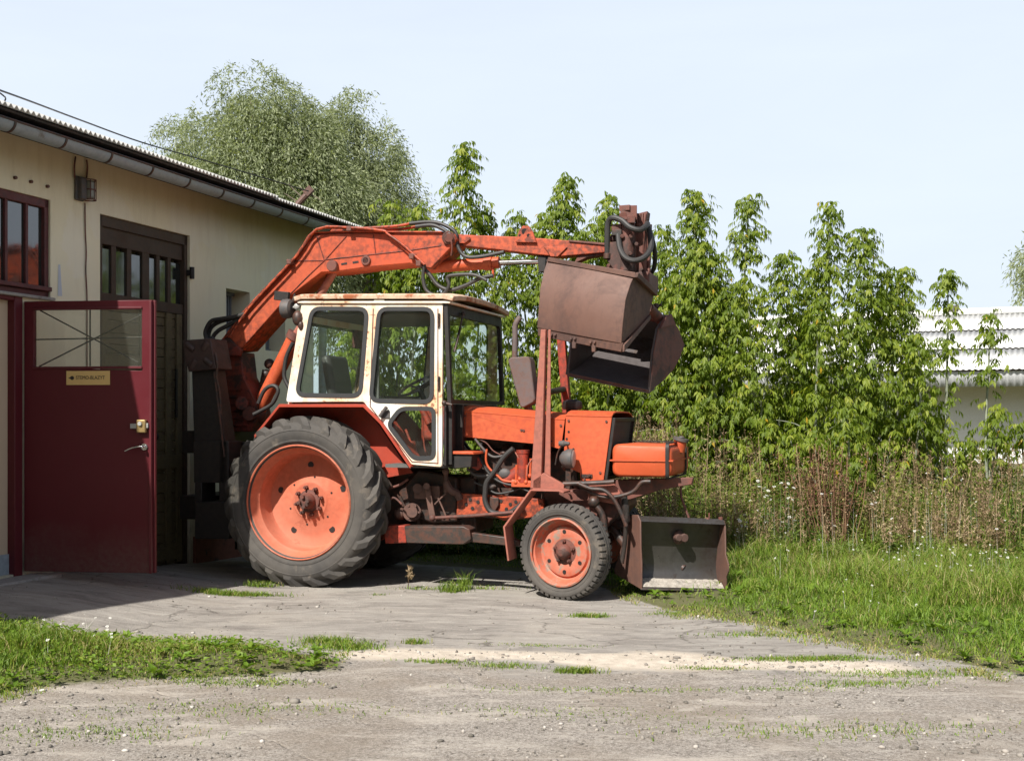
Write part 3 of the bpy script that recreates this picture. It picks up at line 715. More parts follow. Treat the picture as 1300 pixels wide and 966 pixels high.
# rear work lamp and mirror on the cab corner
wl = MB(); c0 = T(367.5, 392, -.74); wl.lathe([(.03, .0005), (.035, .06), (.02, .085), (-.02, .092), (-.06, .088), (-.062, .0005)], c0, 'X', 24)
lamp = wl.build('work_lamp', M['darkgrey'], tractor)
wl = MB(); wl.ball(c0 + Vector((.09, -.03, .015)), .03, (1, .6, 1)); wl.cyl(c0 + Vector((.02, 0, .01)), c0 + Vector((.16, 0, .02)), .012); wl.build('lamp_bracket', M['lightgrey'], lamp)
wl = MB(); wl.ball(T(378, 404, -.78), .058, (.9, .8, 1.25)); wl.ball(T(382, 413, -.78), .035, (.8, .8, 1.3)); wl.prism(TL([(370, 382), (373.5, 372), (376, 382)], -.72), (0, .02, 0)); build_each(wl, 'side_light', M['grease'], lamp)
wl = MB(); c0 = T(358, 376, -.5); wl.box(tuple(c0), (.15, .04, .085), Matrix.Rotation(R(6), 4, 'Y')); wl.tube([c0, T(362, 385, -.55), T(368, 390, -.7)], .007); wl.build('rear_mirror', M['black'], tractor, bevel=.03)

# ---- rear mudguards
for s in (-1, 1):
    yo, yi = -.815 * -s if s > 0 else -.815, 0
    yo = s * .815
    line = [T(a, b, -.815) for a, b in [(323, 554), (354.5, 514.5), (461, 514.5), (482.5, 536), (521, 593)]]
    fm = MB()
    rows = [[Vector((p.x, s * (.46 + (.815 - .46) * k), p.z)) for p in line] for k in (0, 1)]
    fm.sheet(rows, .012)
    wall = [T(a, b, -.46) for a, b in [(323, 556), (354, 517), (461, 517), (480, 537), (512, 585), (525, 600), (493, 606), (470, 570), (420, 560), (360, 565)]]
    fm.prism([Vector((p.x, s * .46, p.z)) for p in wall], (0, s * .012, 0))
    # rolled lip on the outer edge
    for a, b in zip(line, line[1:]): fm.prism([Vector((a.x, yo, a.z + .006)), Vector((b.x, yo, b.z + .006)), Vector((b.x, yo, b.z - .018)), Vector((a.x, yo, a.z - .018))], (0, -s * .01, 0))
    fm.build('mudguard', M['guard'], tractor, bevel=.003)
# ---- front mudguard strip and grab rest posts
def strip(name, px, y0, y1, th, mat):
    A = TL(px, y0)
    return MB().sheet([[Vector((p.x, y, p.z)) for p in A] for y in (y0, y1)], th).build(name, M[mat], tractor, bevel=.004)
strip('front_mudguard', [(644, 712), (638.5, 668.5), (673, 621), (709, 621.5), (716, 624)], -.78, -.55, .018, 'pink')
plate('mudguard_bracket', [(690, 600), (700, 606), (716, 615), (716, 622), (676, 622), (676, 610)], -.55, -.50, 'pink')
po = MB()
a, b = TL([(673, 620), (697, 620)], -.55); c, d = TL([(686.5, 418), (697, 418)], -.55)
m0, m1 = a.lerp(b, .58), d.lerp(c, .42)
po.loft([a, m0, m0 + Vector((0, .09, 0)), a + Vector((0, .09, 0))], [c, m1, m1 + Vector((0, .07, 0)), c + Vector((0, .07, 0))])
po.loft([m0 + Vector((.012, .05, 0)), b + Vector((0, .05, 0)), b + Vector((0, .065, 0)), m0 + Vector((.012, .065, 0))], [m1 + Vector((.010, .05, 0)), d + Vector((0, .05, 0)), d + Vector((0, .065, 0)), m1 + Vector((.010, .065, 0))])
po.build('grab_rest_post', M['pink'], tractor, bevel=.005)
po = MB(); a, b = TL([(714, 528), (724, 528)], .42); c, d = TL([(706, 420), (716, 420)], .42)
po.loft([a, b, b + Vector((0, .09, 0)), a + Vector((0, .09, 0))], [c, d, d + Vector((0, .07, 0)), c + Vector((0, .07, 0))]); po.bx(a.x - .02, b.x + .02, .40, .52, .95, a.z + .01)
po.build('grab_rest_post', M['red'], tractor, bevel=.005)
po = MB(); po.cyl(T(690, 499, -.5), T(716, 494, .45), .028); po.build('post_brace', M['black'], tractor)

# ------------------------------------------------------------------ digger: frame, column, boom, dipper, grab
fr = MB()
x0 = T(247, 600, -.6).x
for s in (-1, 1):
    pass
def slab(pts, y0, y1, mb): mb.prism(TL(pts, y0), (0, y1 - y0, 0))
slab([(247, 640), (256, 640), (256, 612), (247, 612)], -.70, -.45, fr)
slab([(247, 637), (290, 637), (291, 684), (247, 684)], -.72, -.45, fr)
slab([(278, 560), (290, 560), (291, 640), (278, 640)], -.70, -.45, fr)
slab([(245, 560), (288, 560), (288, 613), (246, 613)], -.70, -.45, fr)
rear_frame = fr.build('digger_frame', M['black'], tractor, bevel=.008)
fr = MB(); xr = T(287, 600, 0).x; fr.bx(xr - .25, xr + .12, -.45, .75, .55, .78); fr.bx(xr - .22, xr + .10, -.45, .75, 1.20, 1.42); fr.bx(xr - .2, xr + .1, .5, .72, .15, 1.9); fr.bx(xr + .1, -.25, -.30, .30, .62, 1.0)
for k in range(5): fr.tube([(xr + .10, -.35, 1.05 + k * .07), (xr + .28, -.38, 1.0 + k * .075), (-.62, -.42, 1.06 + k * .06)], .02, 8)
fr.build('cross_frame', M['black'], rear_frame, bevel=.008)
# stabiliser: tall dark box leg with an embossed square head plate
lg = MB(); slab([(243, 468), (272, 468), (286, 562), (246, 562)], -.68, -.48, lg); leg = lg.build('stabiliser_leg', M['black'], tractor, bevel=.01)
A = TL([(231, 432), (267, 429.5), (274, 468), (239, 472)], -.74)
c0 = sum(A, Vector()) / 4
hp = MB(); hp.prism(A, (0, .30, 0))
for p in A:
    q = c0.lerp(p, .30); r_ = c0.lerp(p, .78); d = (r_ - q).normalized(); n_ = Vector((-d.z, 0, d.x)) * .034
    hp.loft([q + n_, q - n_, r_ - n_, r_ + n_], [q + n_ * .3 + Vector((0, -.020, 0)), q - n_ * .3 + Vector((0, -.020, 0)), r_ - n_ * .3 + Vector((0, -.020, 0)), r_ + n_ * .3 + Vector((0, -.020, 0))])
hp.build('head_plate', M['headplate'], leg, bevel=.008)
ed = MB(); ed.cyl(T(272, 472, -.70), T(285, 580, -.70), .010, n=8); ed.tube([T(273, 448, -.7), T(276, 462, -.72), T(275, 478, -.7), T(279, 500, -.68), T(281, 540, -.66)], .012, 8); ed.build('leg_pipe', M['grease'], leg)
cl = MB()
slab([(281, 447), (305.5, 447), (309, 478), (326, 512), (325, 530), (318, 548), (284, 548)], -.14, .14, cl)
cl.cyl(T(307, 512, -.20), T(307, 512, .20), .07, n=20); cl.cyl(T(284, 440, -.20), T(284, 440, .20), .075, n=20)
slab([(283, 430), (290, 428), (306, 444), (304, 452), (283, 452)], -.19, -.135, cl); slab([(283, 430), (290, 428), (306, 444), (304, 452), (283, 452)], .135, .19, cl)
column = cl.build('swing_column', M['column'], tractor, bevel=.01)
cb = MB()
for k in range(6): cb.cyl(T(284, 495 + k * 9, -.145), T(306 + k * 1.5, 495 + k * 9, -.145), .012, n=6)
build_each(cb, 'column_rib', M['column'], column)
# lift cylinder behind the cab
def cylpart(name, p0, p1, r, mat, parent=None, n=20): b_ = MB(); b_.cyl(p0, p1, r, n=n); return b_.build(name, M[mat], parent or tractor)
q0, q1, q2 = T(326, 525, -.02), T(376, 425, -.02), T(424, 345, -.02)
lc = cylpart('lift_cylinder', q0, q1, .075, 'orange')
x_ = MB(); x_.cyl(q1.lerp(q0, .06), q1.lerp(q0, -.02), .09); x_.cyl(q0 + Vector((0, -.16, 0)), q0 + Vector((0, .16, 0)), .07); x_.ball(q0, .10); build_each(x_, 'cylinder_collar', M['rust_red'], lc)
cylpart('lift_rod', q1, q2, .040, 'pink', lc)
jn = MB()
for a, b, r_ in [(338, 475, .05), (342, 462, .055), (346, 490, .045), (336, 488, .04), (334, 500, .045), (330, 512, .05), (346, 470, .04)]: jn.ball(T(a, b, .12), r_, n=10)
jn.cyl(T(338, 470, .12), T(329, 515, .12), .04); jn.build('valve_block', M['grease'], tractor)

B0 = -.17
boom_px = [(281, 437), (284, 432), (310, 396.5), (372, 331), (399, 296), (440, 294.5), (500, 295), (562, 295), (577, 297), (580, 304), (574, 313), (547, 341), (538, 339.5), (520, 334.5), (470, 339), (426, 345), (408, 346), (362, 381), (306, 444), (290, 446)]
bm_ = MB(); A = TL(boom_px, B0); bm_.prism(A, (0, -2 * B0, 0))
boom = bm_.build('boom', M['boom'], tractor, bevel=.01)
fl_ = MB()
def ribpx(pts, y, r, mb): mb.tube(TL(pts, y), r, 6, 0)
for pts in ([(372, 331), (400, 298), (438, 296.5), (500, 297)], [(372, 331.5), (412, 331), (440, 300)], [(412, 331), (402, 300)], [(412, 330), (520, 318), (560, 312)], [(412, 331), (395, 347), (362, 380)], [(474, 298), (477, 322)]):
    ribpx(pts, B0 - .001, .006, fl_)
fl_.build('weld_seams', M['column'], boom)
fl_ = MB()
tp_ = [(283, 431), (310, 395.2), (372, 330), (399, 294.8), (440, 293.2), (500, 293.8), (562, 294)]
P_ = TL(tp_, B0)
fl_.sheet([[Vector((p.x, y, p.z)) for p in P_] for y in (-.195, .195)], .014); fl_.build('boom_top_flange', M['boom'], boom, bevel=.003)
fl_ = MB(); slab([(418, 294), (424, 288), (431, 287), (436, 294)], -.12, -.09, fl_); slab([(418, 294), (424, 288), (431, 287), (436, 294)], .05, .08, fl_); build_each(fl_, 'boom_lug', M['boom'], boom, bevel=.006)
fl_ = MB()
for c_, r_, d_ in (((423.5, 338), .055, .05), ((465, 331), .048, .02)): fl_.cyl(T(*c_, B0), T(*c_, B0) + Vector((0, -d_, 0)), r_, n=20)
build_each(fl_, 'boom_boss', M['rust_red'], boom, bevel=.006)
fl_ = MB()
for c_ in ((437, 335), (451.5, 333)):
    p = T(*c_, B0); fl_.box(tuple(p + Vector((0, -.001, 0))), (.062, .006, .018), Matrix.Rotation(R(-6), 4, 'Y'))
p = T(465, 331, B0); fl_.cyl(p + Vector((0, -.015, 0)), p + Vector((0, -.020, 0)), .030, n=18); build_each(fl_, 'boom_slot', M['black'], boom)
fl_ = MB(); fl_.cyl(T(569.5, 302, -.20), T(569.5, 302, .20), .062, n=24); fl_.cyl(T(569.5, 302, -.215), T(569.5, 302, -.20), .042, n=20); fl_.tube([T(573, 306, -.2), T(574, 315, -.18), T(573, 325, -.15)], .010); fl_.build('boom_pin', M['rust_red'], boom, bevel=.006)
# rigid oil pipes along the boom
pp = MB()
pp.tube(TL([(288, 428), (312, 393), (374, 327), (400, 292.5), (445, 290.5), (482, 293), (488, 296), (510, 313), (535, 337)], -.205), .011, 8, 3)
pp.tube(TL([(292, 428), (316, 391), (376, 325.5), (402, 291), (445, 289), (486, 293), (492, 297), (514, 313), (539, 336)], -.235), .011, 8, 3)
pp.tube(TL([(440, 291), (470, 289.5), (505, 287), (520, 284)], -.10), .014, 8, 3); pp.tube(TL([(440, 292.5), (478, 292), (508, 291), (528, 288)], -.06), .014, 8, 3)
pp.build('oil_pipe', M['boom'], boom)
cp = MB()
for a, b in ((369, 333), (445, 291), (524, 326), (533, 335)): cp.box(tuple(T(a, b, -.205)), (.05, .09, .05))
build_each(cp, 'pipe_clamp', M['rust_red'], boom, bevel=.006)
# dipper
dp = MB(); A = TL([(574, 297), (600, 298.5), (655, 300.5), (700, 303.5), (775, 310.5), (777, 320), (708, 326), (684, 323.5), (630, 317), (578, 311.5)], -.085); dp.prism(A, (0, .17, 0))
dip = dp.build('dipper_arm', M['boom'], tractor, bevel=.008)
dp = MB(); slab([(654, 307.5), (659, 292), (664, 286.5), (671, 287), (676, 294), (681, 308)], -.115, -.085, dp); slab([(654, 307.5), (659, 292), (664, 286.5), (671, 287), (676, 294), (681, 308)], .085, .115, dp); slab([(578, 299), (596, 301), (597, 304), (590, 309), (579, 309)], -.105, -.085, dp)
slab([(690, 313), (720, 314), (708, 326), (699, 326)], -.10, -.085, dp); build_each(dp, 'dipper_bracket', M['boom'], dip, bevel=.004)
dp = MB()
for a, b, r_ in ((666, 294, .028), (671, 299, .016), (660, 299, .012)): dp.cyl(T(a, b, -.117), T(a, b, -.1145), r_, n=18)
build_each(dp, 'bracket_hole', M['black'], dip)
dp = MB(); slab([(722, 304.5), (774, 309), (774, 312), (722, 307)], -.10, .10, dp); slab([(735, 323), (770, 318.5), (775, 322), (745, 327), (732, 333), (729, 333)], -.06, .06, dp); dp.build('dipper_plate', M['rust_red'], dip, bevel=.004)
q0, q1, q2 = T(540, 340, 0), T(624, 334, 0), T(687, 332, 0)
dc = cylpart('dipper_cylinder', q0, q1, .058, 'orange')
x_ = MB(); x_.cyl(q1.lerp(q0, .10), q1.lerp(q0, -.02), .068, n=24); x_.cyl(q1.lerp(q0, -.02), q1.lerp(q0, -.12), .055, n=24); x_.cyl(T(626, 338, -.02), T(626, 353, -.02), .012); build_each(x_, 'cylinder_collar', M['orange'], dc, bevel=.004)
cylpart('chrome_rod', q1, q2, .026, 'chrome', dc)
x_ = MB(); slab([(682, 325), (693, 325), (692, 345), (684, 345)], -.06, .06, x_); slab([(684, 322), (700, 322), (698, 332), (686, 334)], -.05, .05, x_); x_.build('rod_clevis', M['black'], dc, bevel=.004)

# grab: two rusty shells hung under a head with two cylinders
grab = empty('clamshell_grab', (0, 0, 0), 0, tractor)
c = GR.loc(TR.wor(T(790, 436, -.52))); yb = c.y; xr = c.x
def G1(px, py, dy=0): return GT(px, py, yb + dy)
Lv = G1(683, 416) - G1(790, 436)
left = [(696, 331), (691.5, 345), (687, 366), (685, 392), (683, 416)]
right = [(806, 351), (801, 362), (795, 381), (791.5, 410), (790, 436)]
dys = [.10, .055, .0, -.015, 0]
rows = []
for k in range(5):
    a = G1(*left[k], dys[k]); b = G1(*right[k], dys[k]); row = []
    for j in range(7):
        f_ = j / 6; p = a.lerp(b, f_); bul = .02 * math.sin(math.pi * f_) * (1 if 0 < k < 4 else .3)
        row.append(p + TR.loc(GR.wor((0, -bul, 0))) - TR.loc(GR.wor((0, 0, 0))))
    rows.append(row)
def endplate(pts, th): return pts
back = TR.loc(GR.wor((0, 1, 0))) - TR.loc(GR.wor((0, 0, 0))); along = TR.loc(GR.wor((1, 0, 0))) - TR.loc(GR.wor((0, 0, 0)))
g = MB(); g.sheet(rows, .016)
# closing back top
rb_ = [GX(831, 372, xr), GX(824, 401, xr)]
edge = [r[-1] for r in rows]
rp = edge + [rb_[1], rb_[0]]
g.prism(rp, along * -.016); g.prism([p + Lv for p in rp], along * .016)
shell = g.build('grab_shell', M['rust'], grab, 40, bevel=.004)
g = MB()
la = [G1(682.5, 415.5, -.012), G1(790.5, 435.5, -.012)]; lb = [G1(683, 426.5, -.0), G1(788.5, 447, -.0)]
g.loft([la[0], la[1], lb[1], lb[0]], [p + back * .03 for p in (la[0], la[1], lb[1], lb[0])])
ta = [G1(696, 326.5, .06), G1(807, 346, .06)]; tb = [G1(694, 332, .06), G1(805.5, 352.5, .06)]
g.loft([ta[0], ta[1], tb[1], tb[0]], [p + back * .05 for p in (ta[0], ta[1], tb[1], tb[0])])
g.loft([ta[1], rb_[0] + Vector((0, 0, .02)), rb_[0] - Vector((0, 0, .03)), tb[1]], [p + along * .03 for p in (ta[1], rb_[0] + Vector((0, 0, .02)), rb_[0] - Vector((0, 0, .03)), tb[1])])
q = G1(790, 447, .0); g.loft([q, rb_[1] - Vector((0, 0, .03)), rb_[1] + Vector((0, 0, .01)), G1(790, 438, 0)], [p + along * .02 for p in (q, rb_[1] - Vector((0, 0, .03)), rb_[1] + Vector((0, 0, .01)), G1(790, 438, 0))])
g.build('cutting_lip', M['rust'], shell, bevel=.004)
g = MB()
for a, b in ((703, 425), (728, 430), (753, 434.5)):
    p = G1(a, b, -.004)
    for dx in (-.02, .02): g.cyl(p + along * dx, p + along * dx - back * .02, .014, n=8)
    if a > 710: g.loft([p + along * -.02 + Vector((0, 0, .01)), p + along * .025 + Vector((0, 0, .01)), p + along * .02 - Vector((0, 0, .085)), p + along * -.015 - Vector((0, 0, .085))], [t_ + back * .025 for t_ in (p + along * -.02 + Vector((0, 0, .01)), p + along * .025 + Vector((0, 0, .01)), p + along * .02 - Vector((0, 0, .085)), p + along * -.015 - Vector((0, 0, .085)))])
build_each(g, 'grab_tooth', M['rust'], shell, bevel=.003)
# second shell, swung open behind
prof = [GX(824, 497, xr), GX(840, 484, xr), GX(854, 469, xr), GX(862.5, 453, xr), GX(867.5, 437, xr), GX(860, 417, xr), GX(848, 400, xr)]
g = MB(); rows2 = [[p + Lv * f_ for f_ in (0, .25, .5, .75, 1)] for p in prof]
g.sheet(rows2, .016)
rp = prof + [GX(840, 408, xr), GX(834, 417, xr), GX(828, 450, xr)]
g.prism(rp, along * -.018); g.prism([p + Lv for p in rp], along * .018)
sh2 = g.build('grab_shell', M['steel'], grab, 40, bevel=.004)
g = MB(); g.prism([p + along * .006 for p in rp], along * .006); g.prism([GX(834, 417, xr) + along * .012, GX(841, 402, xr) + along * .012, GX(848, 399, xr) + along * .012, GX(853, 412, xr) + along * .012], along * .03)
g.build('end_plate', M['rust_red'], sh2, bevel=.003)
g = MB(); g.loft([prof[0], prof[0] + Lv, prof[0] + Lv - Vector((0, 0, .02)), prof[0] - Vector((0, 0, .02))], [p + back * .12 + Vector((0, 0, .04)) for p in (prof[0], prof[0] + Lv, prof[0] + Lv - Vector((0, 0, .02)), prof[0] - Vector((0, 0, .02)))])
g.build('cutting_lip', M['steel'], sh2, bevel=.003)
# links between shells and head
hd = MB(); p = GX(829, 390, xr) - along * .05; q = GX(844, 405, xr) - along * .05; hd.cyl(p, q, .05); hd.cyl(p + Lv * .9, q + Lv * .9, .05); hd.cyl(p, p + Lv * .95, .035); hd.cyl(q, q + Lv * .95, .035)
hd.build('hinge_shaft', M['rust_red'], grab)
hd = MB()
hy = 0.0
hc = T(797, 350, hy)
hd.box(tuple(hc + Vector((.04, .16, -.05))), (.34, .46, .15)); slab([(775, 345), (777, 328), (783, 318), (783, 296), (787, 279), (800, 274), (806, 300), (806, 345)], -.10, .10, hd)
hd.cyl(T(777, 335, 0), T(777, 352, 0), .05); slab([(804, 296), (809, 284), (819, 290), (817, 318), (819, 345), (804, 345)], -.02, .16, hd)
hd.prism([GX(820, 372, xr) - along * .05, GX(829, 380, xr) - along * .05, GX(829, 398, xr) - along * .05, GX(818, 398, xr) - along * .05], along * -.06)
head_ = hd.build('grab_head', M['rust_red'], grab, bevel=.014)
hd = MB()
hd.cyl(T(795, 345, -.13), T(797, 282, -.11), .066, n=20); hd.cyl(T(813, 350, .05), T(812, 285, .05), .070, n=20)
hd.box(tuple(T(798, 272, -.10)), (.15, .16, .13), R(12)); hd.box(tuple(T(797, 266, -.10)), (.10, .18, .05), R(-8)); hd.cyl(T(791, 274, -.19), T(791, 274, -.02), .035); hd.box(tuple(T(801, 279, -.17)), (.07, .06, .07), R(20))
hd.loft([T(806, 272, .0), T(822, 268, .0), T(819, 292, .0), T(807, 296, .0)], [T(806, 272, .0) + Vector((0, .14, 0)), T(822, 268, .0) + Vector((0, .14, 0)), T(819, 292, .0) + Vector((0, .14, 0)), T(807, 296, .0) + Vector((0, .14, 0))])
for k in range(4): hd.cyl(T(809 + k * 3.4, 271, -.005), T(809.5 + k * 2.6, 293, -.005), .012, n=8)
hd.box(tuple(T(784, 293, -.12)), (.09, .1, .10)); hd.cyl(T(824, 285, .05), T(822, 350, .1), .028); hd.ball(T(779, 303, -.1), .04); hd.cyl(T(788, 350, -.1), T(788, 344, -.1), .06)
for a_, b_ in ((790, 300), (801, 300), (808, 310), (800, 322), (812, 330)): hd.cyl(T(a_, b_, -.21), T(a_, b_, -.1), .02, n=6)
hd.build('grab_cylinder', M['rust_red'], grab, bevel=.008)
hd = MB(); hd.box(tuple(T(784, 296, -.16)), (.09, .08, .05)); hd.cyl(T(771, 322, -.16), T(771, 329, -.16), .035); hd.ball(T(833, 389, .3), .03); hd.cyl(T(833, 391, .3), T(840, 386, .3), .012); build_each(hd, 'hose_fitting', M['grease'], head_, bevel=.004)
# arms from the dipper end to the shells
hd = MB()
for dy in (-.16, .16): slab([(770, 308), (790, 306), (800, 345), (806, 352), (786, 352), (770, 330)], dy - .012, dy + .012, hd)
build_each(hd, 'grab_hanger', M['rust_red'], grab, bevel=.006)

# hoses
def hose(pts, r=.018, y=None, mat='hose', parent=None):
    P_ = [T(*p) if len(p) == 3 else T(p[0], p[1], y) for p in pts]
    MB().tube(P_, r, 10, 8).build('hydraulic_hose', M[mat], parent or tractor)
hose([(311, 398), (300, 402), (280, 405), (268, 408), (261, 420), (262, 430), (268, 442)], .021, -.22)
hose([(308, 402), (296, 404), (278, 409), (268, 416), (265, 428), (270, 440)], .021, -.17)
hose([(306, 404), (292, 412), (277, 420), (270, 430), (276, 440), (280, 455)], .021, -.20)
hose([(268, 428), (276, 436), (280, 448), (279, 462), (277, 480), (281, 520)], .016, -.5)
hose([(520, 284), (545, 282), (562, 285), (578, 295), (580, 310), (590, 325), (610, 326), (640, 320)], .019, -.12)
hose([(528, 288), (548, 286), (562, 291), (572, 298)], .019, -.19)
hose([(534, 337), (545, 348), (556, 362), (572, 368), (592, 362), (608, 354), (620, 351), (626, 350)], .019, -.16)
hose([(539, 336), (537, 352), (541, 368), (553, 375), (564, 372), (570, 362), (568, 352), (580, 349), (602, 349), (618, 356)], .017, -.20)
hose([(771, 322, -.16), (771, 305, -.17), (772, 284, -.18), (777, 277, -.2), (789, 280, -.22), (800, 289, -.24), (812, 292, -.22), (819, 288, -.15), (822, 284, -.05)], .026)
hose([(785, 298, -.18), (787, 315, -.22), (794, 327, -.25), (806, 331, -.25), (819, 326, -.2), (826, 314, -.1), (825, 298, -.02), (822, 285, 0)], .026)
hose([(822, 284, .05), (827, 300, .1), (831, 318, .2), (831, 336, .3), (826, 348, .35), (817, 354, .4)], .022)
hose([(817, 330, 0), (817, 342, 0), (821, 346, .02), (824, 340, .04), (823, 310, .05)], .014, mat='rust_red')
# bent hose beside the lift cylinder
hose([(372, 435), (364, 452), (361, 470), (362, 482), (372, 500)], .020, -.35)
hose([(328, 512), (334, 498), (341, 491), (349, 490), (353, 497), (346, 512), (332, 521), (322, 526)], .019, -.40)
# engine hoses and wires
hose([(652, 569), (640, 580), (628, 598), (618, 612), (616, 625), (616, 636), (622, 648), (634, 652), (648, 650), (662, 640)], .024, -.47)
hose([(603, 557), (612, 568), (624, 579), (636, 579), (648, 574)], .011, -.44, 'darkgrey')
hose([(605, 576), (612, 588), (622, 602), (636, 612), (655, 616), (676, 613)], .012, -.45)
hose([(618, 570), (617, 584), (621, 594), (632, 604), (640, 610), (660, 612), (676, 612)], .010, -.46, 'orange')
hose([(593, 594), (602, 602), (612, 604), (622, 603)], .012, -.44, 'darkgrey')
hose([(611, 562), (611, 580), (612, 590)], .010, -.40)
hose([(602, 612), (616, 618), (630, 626), (648, 624), (664, 618)], .010, -.42)
hose([(640, 596), (650, 606), (660, 618), (672, 624)], .008, -.44)
hose([(604, 556), (617, 562), (626, 572), (635, 577)], .006, -.40, 'rust_red')
hose([(653, 572), (660, 585), (664, 600), (664, 612)], .006, -.46, 'pink')
hose([(676, 582), (670, 592), (669, 604)], .006, -.46, 'pink')
hose([(476, 617), (492, 619), (506, 616), (518, 608)], .012, -.5, 'rust_red')
hose([(488, 640), (498, 632), (504, 634), (510, 640)], .010, -.58, 'rust_red')
hose([(715, 614), (748, 613), (770, 612), (780, 611)], .022, -.52, 'grease')
hose([(735, 614), (750, 620), (766, 622), (778, 632), (788, 650), (795, 668)], .018, -.55, 'grease')
hose([(735, 616), (756, 628), (776, 631), (796, 627), (806, 622), (815, 612), (826, 611)], .018, -.50, 'grease')
hose([(718, 620), (724, 628), (726, 634)], .010, -.5, 'rust_red')
hose([(866, 612), (864, 625), (868, 640), (874, 656), (875, 660)], .011, -.1, 'rust_red')

# ------------------------------------------------------------------ front scoop
n0 = TR.loc((1.126, 10.3, .08)); n1 = TR.loc((1.89, 10.5, .034))
wd = (n1 - n0); W = wd.length; wd.normalize(); od = Vector((wd.y, -wd.x, 0)).normalized()
if TR.wor(od).y - TR.O.y > 0: od = -od
def S(a, o, z): return n0 + wd * a + od * o + Vector((0, 0, z))
pf = [(-.01, .560), (-.025, .590), (-.05, .597), (-.075, .58), (-.115, .48), (-.150, .37), (-.170, .29), (-.185, .20), (-.18, .12), (-.155, .055), (-.11, .02), (.02, -.012)]
scoop = empty('front_scoop', (0, 0, 0), 0, tractor)
s_ = MB(); s_.sheet([[S(W * f_ + o * .30 * (1 - f_), o, z) for f_ in (0, .33, .66, 1)] for o, z in pf], -.014); s_.build('scoop_shell', M['scoopsteel'], scoop, 50)
s_ = MB(); s_.prism([S(-.014 + o * .30, o, z) for o, z in [(.005, .57), (-.03, .62), (-.12, .61), (-.36, .09), (-.35, .06), (.02, -.025), (.022, .20), (.010, .34)]], wd * .014); s_.build('side_plate', M['rust'], scoop, bevel=.004)
s_ = MB(); s_.prism([S(W, o, z) for o, z in [(.0, .55), (-.03, .60), (-.10, .60), (-.22, .06), (.02, -.02), (.02, .1), (.07, .16), (.07, .22), (.01, .30)]], wd * .014); s_.build('side_plate', M['rust'], scoop, bevel=.004)
s_ = MB(); s_.loft([S(-.01, .02, -.03), S(W + .02, .02, -.03), S(W + .02, -.09, -.002), S(-.01, -.09, -.002)], [S(-.01, .02, -.012), S(W + .02, .02, -.012), S(W + .02, -.09, .016), S(-.01, -.09, .016)]); s_.build('cutting_edge', M['steel'], scoop, bevel=.004)
s_ = MB(); c0 = S(W * .50, -.115, .43); s_.ball(c0, .055, (.9, .9, 1.2), 8); s_.cyl(c0 + wd * .03 + od * .0, c0 + wd * .035 + od * .07, .04, n=8); s_.cyl(c0 - wd * .025, c0 - wd * .02 + od * .075, .034, n=8); s_.build('scoop_lug', M['rust'], scoop, bevel=.006)
s_ = MB(); s_.ball(S(W * .82, -.05, .60), .02); s_.cyl(S(W * .98, -.05, .58), S(W * .98, -.05, .63), .02); s_.cyl(S(W * .84, -.05, .58), S(W * .84, -.05, .66), .008); build_each(s_, 'scoop_pin', M['rust_red'], scoop)
s_ = MB()
for a, z in ((.1, .42), (.62, .42), (.1, .14), (.62, .14)): s_.cyl(S(W * a, -.20, z), (2.75, -.18 + .5 * a, .55 + z * .15), .04)
s_.tube([T(796, 640, -.42), T(795, 662, -.42), T(793, 690, -.4), T(789, 715, -.4)], .022, 8); s_.tube([T(792, 628, -.42), T(794, 645, -.42), T(796, 662, -.4)], .03, 8); build_each(s_, 'scoop_arm', M['grease'], scoop, bevel=.004)
def sst(a): a = np.clip(a, 0, 1); return a * a * (3 - 2 * a)
ED = np.array([(-6, 12.9), (-1.8, 12.75), (-1.3, 12.5), (0.3, 11.75), (.80, 11.0), (1.0, 10.4), (1.25, 9.70), (2.01, 8.75), (3.05, 7.30), (4.2, 5.9), (6, 4.2), (30, -10)])
def edge_y(x): return np.interp(x, ED[:, 0], ED[:, 1])
def vnoise(x, y, s, seed=0):
    """cheap smooth value noise"""
    r = np.random.default_rng(seed).random((64, 64))
    xs, ys = np.asarray(x) * s + 1000, np.asarray(y) * s + 1000
    xi, yi = np.floor(xs).astype(int), np.floor(ys).astype(int); fx, fy = sst(xs - xi), sst(ys - yi)
    g = lambda a, b: r[a % 64, b % 64]
    return (g(xi, yi) * (1 - fx) + g(xi + 1, yi) * fx) * (1 - fy) + (g(xi, yi + 1) * (1 - fx) + g(xi + 1, yi + 1) * fx) * fy
# crumbly sand lying in the scoop
def to_w(p): return TR.wor(p)
rr_ = np.random.default_rng(5); pts = []; NA, NO = 40, 14
s_ = MB(); rows = []
for j in range(NO):
    o = .012 - .165 * j / (NO - 1); row = []
    for i in range(NA):
        f_ = j / (NO - 1); a0_ = .008 + o * .28; a = a0_ + (W - .010 - a0_) * i / (NA - 1)
        base = -.006 + .022 * f_ + (.035 * max(0, f_ - .75) * 4 if f_ > .75 else 0)
        h = .004 + .05 * math.sin(math.pi * min(1, f_ * 1.02)) ** .8 * (.05 + 1.3 * float(vnoise(i * .30, j * .6, 1.0, 71)) * float(vnoise(i * .12, 3.0, 1.0, 72)) ** .5) + rr_.uniform(0, .014)
        row.append(to_w(S(a, o, base + (h if 0 < j < NO - 1 else .004))))
    rows.append(row)
t = NT('crumbly_sand'); v = t.coord(); n = t.noise(v, 30, 8, .7); t.pbr(t.ramp(n, [(.3, (.20, .175, .145, 1)), (.7, (.46, .42, .37, 1))]), .95, 0, t.bump(n, .8, .01)); M['sand'] = t.m
s_.sheet(rows, .004); sand = s_.build('sand_heap', M['sand'], None, 60)
tag(sand, 'pale crumbly sand lying in the front scoop of the tractor', 'sand')

